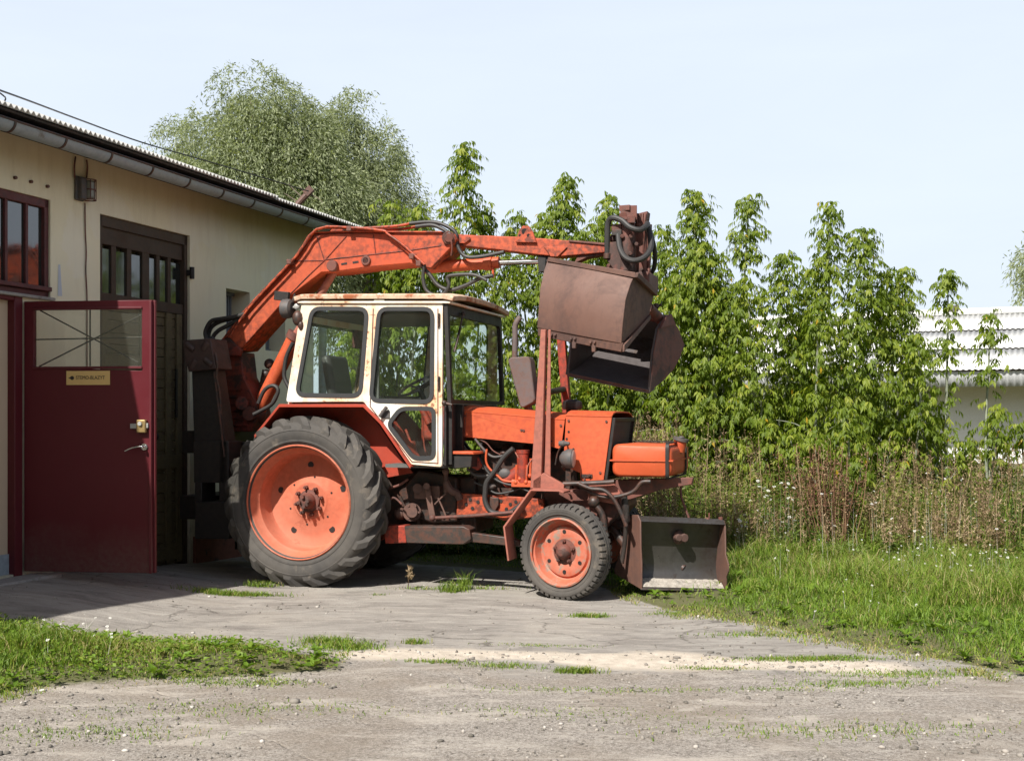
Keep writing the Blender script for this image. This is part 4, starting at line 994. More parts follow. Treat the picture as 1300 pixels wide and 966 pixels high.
# ------------------------------------------------------------------ workshop building
bld = empty('workshop_building', P0, FA)
tag(bld, 'cream plastered workshop with corrugated roof, grey gutter and dark wooden gates', 'building')
def wall_mat():
    t = NT('cream_plaster'); v = t.coord(); n1 = t.noise(v, 1.1, 8, .65, .4); n2 = t.noise(v, 14, 8, .7); n3 = t.noise(t.coord((3, 3, .5)), 3, 7, .7)
    c = t.mix(t.ramp(n1, [(.3, 0), (.75, 1)]), (.80, .74, .53, 1), (.76, .73, .57, 1))
    c = t.mix(t.math('MULTIPLY', t.ramp(n3, [(.52, 0), (.75, 1)]), .14), c, (.30, .24, .16, 1)); c = t.mix(t.ramp(t.noise(v, .8, 5, .5, .6), [(.60, 0), (.615, .35)]), c, (.80, .78, .68, 1))
    c = t.mix(t.ramp(t.noise(v, 7, 10, .75), [(.70, 0), (.73, .5)]), c, (.34, .30, .24, 1))
    # damp staining towards the top under the gutter and old blue paint smear are stains of the plaster
    sx = t.n('ShaderNodeSeparateXYZ'); t.l(v, sx.inputs[0])
    top = t.n('ShaderNodeMapRange'); bt = t.n('ShaderNodeMapRange'); t.l(t.math('ADD', sx.outputs[2], t.math('MULTIPLY', n2, .9)), bt.inputs[0]); bt.inputs[1].default_value = 1.15; bt.inputs[2].default_value = .55; c = t.mix(t.math('MULTIPLY', bt.outputs[0], .6), c, (.20, .17, .13, 1)); t.l(t.math('ADD', sx.outputs[2], t.math('MULTIPLY', n3, .5)), top.inputs[0]); top.inputs[1].default_value = 3.4; top.inputs[2].default_value = 4.15
    c = t.mix(t.math('MULTIPLY', top.outputs[0], .45), c, (.30, .19, .07, 1))
    t.pbr(c, .9, 0, t.bump(t.math('ADD', n2, t.math('MULTIPLY', n1, 2)), .25, .006)); return t.m
M['wall'] = wall_mat()
M['concrete'] = worn('grey_concrete', (.30, .28, .26, 1), (.16, .14, .12, 1), .42, 4, .9, streak=.2, edge=0)
M['plinth'] = worn('blue_grey_plinth', (.26, .30, .34, 1), (.16, .13, .10, 1), .38, 5, .8, streak=.2, edge=0)
M['brickred'] = worn('red_plinth', (.20, .075, .05, 1), (.07, .05, .035, 1), .45, 5, .9, streak=.3, edge=0)
def door_paint():
    t = NT('maroon_door_paint'); v = t.coord(); n1 = t.noise(v, 2.2, 7, .65, .3); n2 = t.noise(t.coord((14, 14, 1.5)), 3, 6, .7); n3 = t.noise(v, 24, 7, .7)
    c = t.mix(n1, (.078, .0040, .0088, 1), (.100, .0054, .0118, 1))
    c = t.mix(t.math('MULTIPLY', t.ramp(n2, [(.60, 0), (.74, 1)]), .30), c, (.15, .035, .035, 1))
    sx = t.n('ShaderNodeSeparateXYZ'); t.l(v, sx.inputs[0]); mr = t.n('ShaderNodeMapRange'); t.l(t.math('SUBTRACT', sx.outputs[2], t.math('MULTIPLY', n1, .7)), mr.inputs[0]); mr.inputs[1].default_value = .35; mr.inputs[2].default_value = -.08
    c = t.mix(t.math('MULTIPLY', mr.outputs[0], t.ramp(n3, [(.3, .15), (.7, .65)])), c, (.13, .085, .07, 1))
    c = t.mix(t.ramp(t.math('ADD', t.math('MULTIPLY', n1, .5), t.math('MULTIPLY', n3, .5)), [(.66, 0), (.69, .8)]), c, (.17, .05, .045, 1))
    t.pbr(c, t.ramp(n1, [(.3, .34), (.7, .55)]), 0, t.bump(t.math('ADD', n1, t.math('MULTIPLY', n2, .6)), .10, .004), .4); return t.m
M['doorleaf'] = door_paint()
M['maroon'] = worn('maroon_gloss_paint', (.088, .0046, .0100, 1), (.070, .004, .0088, 1), .38, 2.6, .42, streak=.08, var=.06, edge=.1, bump=.08)
M['maroon_dull'] = worn('maroon_window_frame', (.115, .028, .028, 1), (.05, .02, .02, 1), .42, 5, .55, streak=.3)
M['gatewood'] = worn('dark_gate_boards', (.150, .118, .056, 1), (.075, .058, .032, 1), .44, 4, .7, streak=.4, var=.3)
M['gateframe'] = worn('dark_gate_frame', (.055, .038, .026, 1), (.06, .035, .02, 1), .38, 6, .65, streak=.4)
M['zinc'] = worn('zinc_gutter', (.28, .325, .35, 1), (.18, .17, .155, 1), .36, 4, .45, metal=.15, streak=.3)
M['asbestos'] = worn('pale_fibre_cement', (.62, .61, .58, 1), (.36, .35, .32, 1), .40, 2.2, .85, streak=.2, edge=0)
M['darkwood'] = worn('dark_eaves_timber', (.030, .024, .020, 1), (.06, .04, .03, 1), .4, 6, .8)
M['paneglass'] = dark_glass('gate_glass')
M['louvre'] = plain('blue_grey_louvre', (.16, .18, .20, 1), .6)
M['brass'] = plain('sign_yellow', (.62, .42, .16, 1), .45, .0, .08)
M['lockbrass'] = worn('lock_brass', (.42, .30, .13, 1), (.22, .15, .07, 1), .4, 20, .35, metal=.6, streak=.1)
M['ink'] = plain('sign_ink', (.02, .012, .01, 1), .6)
M['ceramic'] = plain('lamp_glass', (.22, .21, .17, 1), .25)

def B(px, py, off=0): return BW(px, py, off)
WT = 4.0; S0, S1 = -6.0, B(398, 300).x
def on_wall(y0): return lambda u, v, w: Vector((u, y0 + w, v))
g1 = (-1.6, B(64, 254).x, 2.60, 3.457)          # glazing over the doorway: s0, s1, z0, z1
door_s = B(24, 384).x                            # right jamb of the doorway
g2 = (B(127, 271).x, B(241, 300).x, .0, 3.447)
w1 = (B(287, 366).x, B(317, 371).x, B(340, 445).z, 2.973)
w2 = (B(337, 445).x, B(362, 445).x, B(340, 445).z, 2.973)
def rect(a): return [(a[0], a[2]), (a[1], a[2]), (a[1], a[3]), (a[0], a[3])]
wall_holes = [rect(g1), rect(w1), rect(w2), rect((g2[0], g2[1], -.05, g2[3])), rect((-1.0, door_s, .23, 2.575))]
wl_ = panel('front_wall', [(S0, -.3), (S1, -.3), (S1, WT), (S0, WT)], wall_holes, .30, on_wall(0), M['wall'], bld)
b = MB(); b.bx(S1 - .3, S1, .30, 6, -.3, WT); b.bx(S0, S1, 5.7, 6, -.3, WT); b.bx(S0, S0 + .3, .3, 5.7, -.3, WT); b.build('wall', M['wall'], bld)
b = MB(); b.prism([(S1 - .002, .0, WT), (S1 - .002, 6, WT), (S1 - .002, 3.0, WT + 1.1)], (-.28, 0, 0)); b.build('gable', M['wall'], bld)
# doorway reveal and the beige inner wall with its blue skirting
b = MB(); b.bx(-1.0, door_s - .06, .06, .10, .40, 2.575); b.build('inner_wall', plain('beige_inner_wall', (.52, .40, .29, 1), .85, 0, .1, 2), bld)
b = MB(); b.bx(-1.0, door_s - .062, .045, .10, .20, .40); b.build('skirting', M['plinth'], bld)
b = MB(); b.bx(door_s - .065, door_s + .03, -.015, .15, .20, 2.575); b.bx(-1.0, door_s - .065, -.012, .12, 2.535, 2.575); b.build('door_frame', M['maroon'], bld, bevel=.006)
b = MB(); b.bx(-1.0, door_s + .25, -.25, .0, .05, .215); b.build('threshold', M['concrete'], bld, bevel=.02)
b = MB(); b.bx(g2[1] + .05, S1 + .02, -.035, -.003, -.2, .30); b.build('plinth', M['brickred'], bld, bevel=.006)
# glazing over the doorway
gl = MB()
gl.bx(g1[0], g1[1], .02, .10, g1[3] - .075, g1[3]); gl.bx(g1[0], g1[1], .02, .10, g1[2], g1[2] + .05); gl.bx(g1[0], g1[1], -.02, .10, g1[2] + .053, g1[2] + .09); gl.bx(g1[1] - .05, g1[1], .02, .10, g1[2], g1[3])
s_list = [B(12, 300).x, B(38, 300).x] + [B(12, 300).x - .26 * k for k in (1, 2, 3, 4, 5)]
for s in s_list: gl.bx(s - .016, s + .016, .03, .09, g1[2], g1[3])
wf = gl.build('window_frame', M['maroon_dull'], bld, bevel=.005)
b = MB(); b.bx(g1[0], g1[1] - .03, .055, .065, g1[2] + .04, g1[3] - .04); b.build('window_glass', M['paneglass'], wf)
b = MB(); b.bx(g1[0], g1[1] + .01, -.05, .0, g1[2] - .030, g1[2] - .003); b.build('window_sill', M['concrete'], wf, bevel=.006)

# big wooden gate
gt = empty('wooden_gate', (0, 0, 0), 0, bld)
a0, a1, az = g2[0], g2[1], g2[3]; gz = 2.725
b = MB(); b.bx(a0, a0 + .07, .03, .16, .02, az); b.bx(a1 - .05, a1, .03, .16, .02, az); b.bx(a0, a1, .03, .16, az - .10, az); b.bx(a0 + .07, a1 - .05, .05, .15, gz - .10, gz)
mids = [B(px, 340).x for px in (142, 162, 181, 201.5, 215, 228.5)]
ms = [B(px, 340).x for px in (152, 171.5, 192.5, 208, 222)]
for i, s in enumerate(ms): hw_ = (.034, .034, .055, .026, .026)[i]; b.bx(s - hw_, s + hw_, .068, .15, gz, az - .10)
b.bx(a0 + .07, a1 - .05, .060, .148, az - .26, az - .10)
b.build('gate_frame', M['gateframe'], gt, bevel=.005)
b = MB(); b.bx(a0 + .07, a1 - .05, .085, .095, gz, az - .3); b.build('gate_glass', M['paneglass'], gt)
b = MB()
z = .05; k = 0
cen = ms[2]
while z < gz - .10:
    h = .105 + .02 * math.sin(k * 2.1)
    for p, q in ((a0 + .072, cen - .012), (cen + .012, a1 - .052)):
        b.bx(p, q, .075 + .004 * math.sin(k * 3.3), .12, z, min(z + h - .006, gz - .102))
    z += h; k += 1
b.build('gate_boards', M['gatewood'], gt, bevel=.004)
b = MB()
for s in (a0 + .13, cen - .06, cen + .06, a1 - .11, B(220, 500).x): b.bx(s - .045, s + .045, .048, .074, .06, gz - .105)
for z in (.16, 1.1): b.bx(a0 + .08, cen - .02, .046, .073, z - .07, z + .07); b.bx(cen + .02, a1 - .06, .046, .073, z - .07, z + .07)
b.build('gate_battens', M['gatewood'], gt, bevel=.004)
b = MB(); s = B(228, 480).x; b.bx(s - .012, s + .012, .03, .047, 1.55, 2.05); b.ball((B(199, 553).x, .02, 1.36), .04); b.cyl((a1 + .01, -.02, 3.0), (a1 + .01, -.02, 3.12), .025); b.bx(a1 - .02, a1 + .03, -.03, .03, 3.03, 3.09); build_each(b, 'gate_bolt', M['black'], gt)
# two small windows with louvres in deep reveals
for w in (w1, w2):
    wn = empty('small_window', (0, 0, 0), 0, bld)
    b = MB(); b.bx(w[0], w[1], .24, .27, w[2], w[3]); b.build('window_back', M['louvre'], wn)
    b = MB()
    for k in range(int((w[1] - w[0]) / .045)): s = w[0] + .02 + .045 * k; b.bx(s, s + .022, .215, .24, w[2] + .02, w[3] - .02)
    b.bx(w[0], w[1], .20, .24, w[3] - .04, w[3]); b.bx(w[0], w[1], .2, .24, w[2], w[2] + .04); b.build('louvre_slats', M['louvre'], wn)
# caged wall lamp with its cable
lp = empty('wall_lamp', (0, 0, 0), 0, bld)
c0 = B(103, 241); w_ = .10
b = MB(); b.box((c0.x - .045, -.04, c0.z), (.075, .07, .20)); b.box((c0.x - .045, -.016, c0.z), (.11, .03, .22)); b.build('lamp_base', M['darkgrey'], lp, bevel=.012)
b = MB(); b.cyl((c0.x + .045, -.06, c0.z - .085), (c0.x + .045, -.06, c0.z + .085), .048, n=20); b.build('lamp_glass', M['ceramic'], lp, bevel=.02)
b = MB()
for k in range(5):
    t_ = R(180 + 45 * k); q_ = (c0.x + .045 + .055 * math.cos(t_), -.06 + .055 * math.sin(t_)); b.cyl((*q_, c0.z - .095), (*q_, c0.z + .095), .004, n=6)
for dz in (-.09, 0, .09): b.lathe([(dz - .005, .052), (dz - .005, .059), (dz + .005, .059), (dz + .005, .052)], (c0.x + .045, -.06, c0.z), 'Z', 18)
b.build('lamp_cage', M['rust_red'], lp)
b = MB()
b.tube([B(95, 226, .02), B(94.5, 212, .02), B(96, 199, .02)], .008, 6); b.tube([B(110, 226, .02), B(111, 212, .02), B(110, 203, .02)], .008, 6); b.tube([B(108, 258, .012), B(108.3, 290, .012), B(109.5, 320, .012), B(109, 345, .012), B(110.5, 378, .012), B(110.5, 440, .012), B(111, 520, .012)], .006, 6)
b.build('lamp_cable', M['rust_red'], lp)
b = MB()
for a in ((18, 226), (38, 231), (59, 237), (96, 244)): p = B(*a); b.cyl((p.x, .0, p.z), (p.x, -.025, p.z), .014, n=10)
build_each(b, 'wall_bolt', M['rust_red'], bld)
t = NT('old_blue_paint'); t.pbr((.50, .55, .62, 1), .8); M['bluepaint'] = t.m
b = MB(); b.loft([B(74, 336, .002), B(76.5, 336, .002), B(79, 376, .002), B(73.5, 376, .002)], [B(74, 336, .004), B(76.5, 336, .004), B(79, 376, .004), B(73.5, 376, .004)]); b.build('paint_smear', M['bluepaint'], bld)
# gutter, eaves, roof
gz_, go, gr_ = 3.862, .47, .078
b = MB(); arc = [(go + gr_ * math.cos(t_), gz_ + gr_ * math.sin(t_) * 1.05) for t_ in [math.pi + math.pi * k / 12 for k in range(13)]]
ss = [S0, -3, 0, 2, 4, S1 + .02]
b.sheet([[Vector((s, -o, z + .0)) for s in ss] for o, z in arc], .004)
gut = b.build('gutter', M['zinc'], bld, 50)
b = MB(); b.cyl((S0, -go - gr_, gz_), (S1 + .02, -go - gr_, gz_), .010, n=8)
s = -5.7
arc2 = [(go + (gr_ + .006) * math.cos(t_), gz_ + (gr_ + .006) * math.sin(t_) * 1.05) for t_ in [math.pi + math.pi * k / 12 for k in range(13)]]
while s < S1:
    b.sheet([[Vector((s + d, -o, z)) for d in (-.012, .012)] for o, z in arc2], .005)
    b.bx(s - .012, s + .012, -go + .06, -.2, gz_ + .03, gz_ + .038); s += .585
b.build('gutter_bracket', M['grease'], gut)
b = MB(); p = S1 + .05; b.cyl((p, -.10, 0), (p, -.10, 3.5), .05, n=14); b.tube([(p, -.10, 3.5), (p, -.2, 3.65), (p, -go, 3.78)], .05, 14, 3); b.build('downpipe', M['zinc'], bld)
b = MB(); b.bx(S0, S1 + .25, -.52, .0, 3.925, 3.945); b.bx(S0, S1 + .2, -.385, -.36, 3.84, 3.925)
b.build('eaves_boards', M['darkwood'], bld)
def corrugated(name, s0, s1, o0, z0, o1, z1, mat, parent, pitch=.062, amp=.015, th=.008, per=8):
    n = int((s1 - s0) / pitch * per); s = np.linspace(s0, s1, n + 1)
    w = amp * np.cos(s / pitch * 2 * np.pi)
    rows = []
    for (o, z) in ((o0, z0), (o1, z1)):
        rows.append(np.stack([s, np.full_like(s, o), z + w + amp], 1))
    V = np.concatenate([rows[0], rows[1], rows[0] - [0, 0, th], rows[1] - [0, 0, th]]); m = n + 1; f = []
    i = np.arange(n)
    def q(a, b_, c, d): return np.stack([a, b_, c, d], 1)
    F = np.concatenate([q(i, i + 1, m + i + 1, m + i), q(2 * m + i, 3 * m + i, 3 * m + i + 1, 2 * m + i + 1), q(i, 2 * m + i, 2 * m + i + 1, i + 1), q(m + i, m + i + 1, 3 * m + i + 1, 3 * m + i)])
    return np_mesh(name, V, F.ravel(), [4] * len(F), mat, parent, smooth=False)
slope = math.tan(R(18.5))
def rz(o): return 3.952 + (o + .56) * slope
sp = 3.55
rfm = corrugated('roof', S0, sp, -.56, rz(-.56), 3.0, rz(3.0), M['asbestos'], bld)
corrugated('roof', sp - .05, S1 + .34, -.56, rz(-.56) - .02, 3.0, rz(3.0) - .02, M['asbestos'], bld)
corrugated('roof', S0, S1 + .34, 6.56, rz(-.56), 3.003, rz(3.0) - .002, M['asbestos'], bld)
b = MB(); b.tube([(S0, 3.0, rz(3.0) + .03), (S1 + .34, 3.0, rz(3.0) + .03)], .07, 10, 0); b.build('ridge_cap', M['asbestos'], bld)

# open maroon door
hx = B(28, 384); hw = BF.wor((hx.x, 0, 0))
dd = Vector((-3.04 - hw.x, 9.91 - hw.y, 0)); dang = math.atan2(dd.y, dd.x)
door = empty('door', (hx.x, -.02, 0), dang - FA, bld)
DW, z0, z1 = 1.135, .245, 2.535
def dpx(px, py): return ((px - 28) / 162 * DW, z1 - (py - 384 + (px - 28) * .045) * .00662)
go_ = [(.09, dpx(41, 467)[1]), (1.045, dpx(177, 467)[1]), (1.045, z1 - .075), (.09, z1 - .075)]
lf = panel('leaf', [(0, z0), (DW, z0), (DW, z1), (0, z1)], [go_], .045, lambda u, v, w: Vector((u, w, v)), M['doorleaf'], door); bevel_mod(lf, .005)
b = MB(); b.bx(.085, 1.05, -.012, -.001, go_[0][1] - .022, go_[0][1] - .001); b.bx(.085, 1.05, -.012, -.001, z1 - .074, z1 - .055); b.bx(DW - .022, DW - .002, -.012, -.001, z0, z1 - .01); b.bx(DW, DW + .02, .02, .05, z0, z1); b.build('leaf_moulding', M['maroon'], door, bevel=.003)
b = MB(); b.bx(.088, 1.047, .018, .023, go_[0][1] - .004, z1 - .073); b.build('window_pane', M['doorglass'], door)
b = MB(); cx_, cz_ = dpx(110, 429); zt_, zb2 = z1 - .076, go_[0][1] + .002
for p, q in (((.09, cz_), (1.045, cz_ + .012)), ((cx_, zb2), (cx_, zt_)), ((.13, zt_), (1.0, zb2 + .03)), ((.12, zb2), (1.04, zt_ - .04))): b.cyl((p[0], .032, p[1]), (q[0], .032, q[1]), .0065, n=6)
build_each(b, 'pane_bar', M['black'], door)
sx0, sz1 = dpx(82.5, 471); sx1, sz0 = dpx(137.5, 484.5)
sz0 -= 0.012
b = MB(); b.bx(sx0, sx1, -.006, -.0005, sz0, sz1); sign = b.build('sign', M['brass'], door, bevel=.001)
th_ = .030
text_mesh('STEMO-BLAZYT', th_ * 1.45, lambda u, v, w: Vector((sx0 + .085 + u * .84, -.0072 - w, (sz0 + sz1) / 2 - th_ * .42 + v)), 'lettering', M['ink'], sign)
b = MB(); b.cyl((sx0 + .052, -.0061, (sz0 + sz1) / 2), (sx0 + .052, -.0075, (sz0 + sz1) / 2), .017, n=18); b.prism([(sx0 + .018, -.0062, (sz0 + sz1) / 2), (sx0 + .045, -.0062, (sz0 + sz1) / 2 + .012), (sx0 + .045, -.0062, (sz0 + sz1) / 2 - .012)], (0, -.001, 0)); build_each(b, 'sign_mark', M['ink'], sign)
lx, lz = dpx(178, 537)
b = MB(); b.bx(lx - .035, lx + .045, -.045, -.0005, lz - .055, lz + .055); lock = b.build('rim_lock', M['lockbrass'], door, bevel=.008)
b = MB(); b.cyl((lx + .0, -.046, lz + .02), (lx, -.06, lz + .02), .018, n=14); b.bx(lx - .095, lx - .036, -.030, -.006, lz - .02, lz + .022); b.bx(lx + .046, lx + .06, -.03, -.005, lz - .015, lz + .025); b.build('lock_bolt', M['lightgrey'], lock, bevel=.003)
kx, kz = dpx(181, 563)
b = MB(); b.cyl((kx, -.0005, kz), (kx, -.012, kz), .028, n=18); b.tube([(kx, -.012, kz), (kx, -.05, kz), (kx - .025, -.06, kz + .004), (kx - .085, -.058, kz - .008), (kx - .15, -.056, kz - .035)], .011, 10, 6, .007); b.ball((kx, -.058, kz), .015); b.build('door_handle', M['chrome'], door)

# ------------------------------------------------------------------ ground
MOUND = np.array([(-6, 8.95), (-3.9, 8.45), (-3.4, 8.25), (-2.7, 8.12), (-2.2, 8.12), (-1.7, 8.0), (-1.25, 7.7), (-1.0, 7.5), (-1.05, 7.2), (-1.5, 7.0), (-2.3, 6.88), (-3, 6.6), (-6, 6.2)])
def inside(poly, x, y):
    c = np.zeros(np.shape(x), bool); j = len(poly) - 1
    for i in range(len(poly)):
        xi, yi = poly[i]; xj, yj = poly[j]
        c ^= ((yi > y) != (yj > y)) & (x < (xj - xi) * (y - yi) / (yj - yi + 1e-12) + xi); j = i
    return c
def dist_poly(poly, x, y):
    d = np.full(np.shape(x), 1e9); n = len(poly)
    for i in range(n):
        a, b = poly[i], poly[(i + 1) % n]; ab = b - a
        t = np.clip(((x - a[0]) * ab[0] + (y - a[1]) * ab[1]) / (ab @ ab), 0, 1)
        d = np.minimum(d, np.hypot(x - a[0] - t * ab[0], y - a[1] - t * ab[1]))
    return np.where(inside(poly, x, y), d, -d)
def gz(x, y):
    x = np.asarray(x, float); y = np.asarray(y, float)
    A = sst((-2.3 - x) / 1.8); Bq = sst((13.2 - y) / 3.2); C = sst((y - 6.5) / 2.5)
    z = .20 * A * Bq * C
    z = z - .03 * sst((x + 1.2) / 2.0) * sst((13 - y) / 2)
    m = dist_poly(MOUND, x, y); z = z + .07 * sst((m + .1) / .7)
    g = y - edge_y(x); z = z + .05 * sst(g / .8) * (x > -1.5)
    return z + .015 * (vnoise(x, y, 1.3, 3) - .5) + .006 * (vnoise(x, y, 5, 4) - .5)
def axis(lo, hi, step, far):
    a = [np.arange(lo, hi, step)]
    up = [hi]; d = step
    while up[-1] < far: d *= 1.35; up.append(up[-1] + d)
    dn = [lo]; d = step
    while dn[-1] > -far: d *= 1.35; dn.append(dn[-1] - d)
    return np.concatenate([np.array(dn[1:][::-1]), a[0], np.array(up)])
gxs, gys = axis(-5.0, 5.2, .05, 900), axis(4.6, 13.2, .05, 900)
GX_, GY_ = np.meshgrid(gxs, gys)
GZ_ = gz(GX_, GY_)
nx, ny = len(gxs), len(gys)
V = np.stack([GX_.ravel(), GY_.ravel(), GZ_.ravel()], 1)
ii = (np.arange(ny - 1)[:, None] * nx + np.arange(nx - 1)[None]).ravel()
Fq = np.stack([ii, ii + 1, ii + nx + 1, ii + nx], 1)
soil = np.maximum(sst((dist_poly(MOUND, GX_, GY_) + .12) / .3), np.where(GX_ > -1.6, sst((GY_ - edge_y(GX_) + .12) / .35), sst((GY_ - 13.2) / .8)))
pat = vnoise(GX_, GY_, .9, 8) * .6 + vnoise(GX_, GY_, 3.1, 9) * .4
sand_c = np.interp(GX_, [-2.2, -1.2, 0, 1.0, 2.6, 4], [8.0, 7.85, 7.80, 7.70, 7.45, 7.0])
sn_ = vnoise(GX_, GY_ * 2.2, 1.7, 14); sandm = np.exp(-((GY_ - sand_c - .35 * (vnoise(GX_, GY_, .8, 15) - .5)) / (.10 + .30 * vnoise(GX_, GY_ * .3, 1.2, 16))) ** 2) * sst((GX_ + 1.5) / .7) * sst((3.2 - GX_) / 1.4) * (.30 + 1.1 * sn_)
gravel = sst((7.75 - GY_) / .7 + (pat - .5) * 1.2)
def ground_mat():
    t = NT('yard_ground'); v = t.coord(); so, sa, gr = t.attr('soil'), t.attr('sand'), t.attr('gravel')
    vx = t.coord((.6, 1.6, 1)); vst = t.coord((1.0, 3.2, 1))
    n1 = t.noise(v, .9, 10, .7, .5); n2 = t.noise(v, 9, 9, .72); n3 = t.noise(v, 55, 7, .8); n4 = t.noise(v, 170, 4, .7); nst = t.noise(vst, 1.6, 9, .68, .8)
    asp = t.mix(t.ramp(nst, [(.32, 0), (.66, 1)]), (.185, .168, .152, 1), (.37, .345, .312, 1))
    asp = t.mix(t.math('MULTIPLY', t.ramp(n1, [(.52, 0), (.62, 1)]), .55), asp, (.38, .345, .30, 1))
    asp = t.mix(t.math('MULTIPLY', t.ramp(t.noise(vst, 2.7, 8, .7, 1.2), [(.60, 0), (.68, 1)]), .8), asp, (.075, .062, .055, 1))
    vor = t.n('ShaderNodeTexVoronoi', feature='DISTANCE_TO_EDGE'); vor.inputs['Scale'].default_value = 1.15
    mv = t.n('ShaderNodeMix', data_type='VECTOR'); mv.inputs[0].default_value = .22
    nv = t.n('ShaderNodeTexNoise'); t.l(v, nv.inputs['Vector']); nv.inputs['Scale'].default_value = 2.2; nv.inputs['Detail'].default_value = 6
    t.l(vx, mv.inputs[4]); t.l(nv.outputs['Color'], mv.inputs[5]); t.l(mv.outputs[1], vor.inputs['Vector'])
    crack = t.math('MULTIPLY', t.ramp(vor.outputs[0], [(.0, 1), (.010, 0)]), t.ramp(n2, [(.42, 0), (.55, 1)]))
    asp = t.mix(t.math('MULTIPLY', crack, .8), asp, (.045, .038, .03, 1))
    asp = t.mix(t.math('MULTIPLY', t.ramp(n3, [(.35, 0), (.75, 1)]), .35), asp, (.46, .42, .37, 1))
    asp = t.mix(t.ramp(n3, [(.28, .5), (.40, 0)]), asp, (.08, .07, .06, 1))
    grc = t.mix(t.ramp(n3, [(.40, 0), (.60, 1)]), (.15, .128, .108, 1), (.44, .40, .355, 1)); grc = t.mix(t.ramp(n4, [(.56, 0), (.64, .75)]), grc, (.66, .62, .57, 1)); grc = t.mix(t.ramp(n4, [(.34, .7), (.42, 0)]), grc, (.09, .075, .06, 1))
    grc = t.mix(t.math('MULTIPLY', t.ramp(n1, [(.45, 0), (.62, 1)]), .6), grc, (.25, .205, .160, 1)); grc = t.mix(t.math('MULTIPLY', t.ramp(nst, [(.50, 0), (.64, 1)]), .6), grc, (.52, .47, .41, 1))
    fr2 = t.noise(vst, 3.4, 9, .75, .5); asp = t.mix(t.math('MULTIPLY', t.ramp(fr2, [(.55, 0), (.62, 1)]), .45), asp, (.46, .42, .37, 1)); asp = t.mix(t.ramp(fr2, [(.33, .55), (.40, 0)]), asp, (.10, .085, .07, 1))
    c = t.mix(t.ramp(t.math('ADD', gr, t.math('MULTIPLY', t.math('SUBTRACT', n2, .5), .9)), [(.35, 0), (.65, 1)]), asp, grc)
    sc_ = t.mix(t.ramp(t.math('ADD', t.math('MULTIPLY', n2, .6), t.math('MULTIPLY', n4, .4)), [(.4, 0), (.62, 1)]), (.70, .62, .52, 1), (.42, .36, .29, 1))
    c = t.mix(t.ramp(t.math('ADD', sa, t.math('MULTIPLY', t.math('SUBTRACT', n2, .5), .9)), [(.30, 0), (.62, 1)]), c, sc_)
    sl = t.mix(n2, (.075, .075, .030, 1), (.19, .165, .095, 1)); sl = t.mix(t.ramp(n1, [(.4, 0), (.7, .7)]), sl, (.085, .115, .03, 1))
    c = t.mix(t.ramp(t.math('ADD', so, t.math('MULTIPLY', t.math('SUBTRACT', t.math('ADD', t.math('MULTIPLY', n2, .6), t.math('MULTIPLY', n1, .4)), .5), 1.8)), [(.40, 0), (.75, 1)]), c, sl)
    h = t.math('ADD', t.math('ADD', n2, t.math('ADD', t.math('MULTIPLY', n3, .8), t.math('MULTIPLY', n4, .35))), t.math('MULTIPLY', crack, -.6))
    t.pbr(c, .92, 0, t.bump(h, .8, .015), .25); return t.m
ground = np_mesh('ground', V, Fq.ravel(), [4] * len(Fq), ground_mat(), None, {'soil': ('POINT', soil.ravel()), 'sand': ('POINT', np.clip(sandm, 0, 1).ravel()), 'gravel': ('POINT', gravel.ravel())}, True)
tag(ground, 'worn asphalt yard with cracks, gravel and a pale sand streak', kind='structure')

# ------------------------------------------------------------------ plants
def unit(v): return v / np.maximum(np.linalg.norm(v, axis=1, keepdims=True), 1e-9)
def leaves_mesh(name, base, d, nrm, L, W, tone, mat, parent=None, fold=.25):
    """each leaf: a folded pointed blade of two quads; base point, direction, face normal, length, width"""
    d = unit(d); s = unit(np.cross(d, nrm)); n = np.cross(s, d); N = len(base)
    L = np.broadcast_to(L, N)[:, None]; W = np.broadcast_to(W, N)[:, None]
    p0 = base; p1 = base + d * L * .42 + s * W * .5 + n * W * fold; p2 = base + d * L - n * L * .10; p3 = base + d * L * .42 - s * W * .5 + n * W * fold; pm = base + d * L * .5
    V = np.stack([p0, p1, p2, p3, pm], 1).reshape(-1, 3); k = np.arange(N)[:, None] * 5
    F = np.concatenate([k + [0, 1, 4], k + [1, 2, 4], k + [2, 3, 4], k + [3, 0, 4]], 1).reshape(-1)
    return np_mesh(name, V, F, [3] * (4 * N), mat, parent, {'tone': ('POINT', np.repeat(tone, 5))})
def blades_mesh(name, base, H, lean, W, tone, mat, parent=None):
    N = len(base); az = rng.uniform(0, 2 * np.pi, N); ld = np.stack([np.cos(az), np.sin(az), np.zeros(N)], 1)
    fa = rng.uniform(0, 2 * np.pi, N); s = np.stack([np.cos(fa), np.sin(fa), np.zeros(N)], 1) * (W / 2)[:, None]
    up = np.array([0, 0, 1.0]); H_, l_ = H[:, None], lean[:, None]
    m = base + up * H_ * .55 + ld * l_ * H_ * .30; q = base + up * H_ * (1 - .35 * l_) + ld * l_ * H_
    V = np.stack([base - s, base + s, m - s * .8, m + s * .8, q], 1).reshape(-1, 3); k = np.arange(N)[:, None] * 5
    F = np.concatenate([k + [0, 1, 3, 2], k + [2, 3, 4]], 1).reshape(-1)
    return np_mesh(name, V, F, np.tile([4, 3], N), mat, parent, {'tone': ('POINT', np.repeat(tone, 5))})

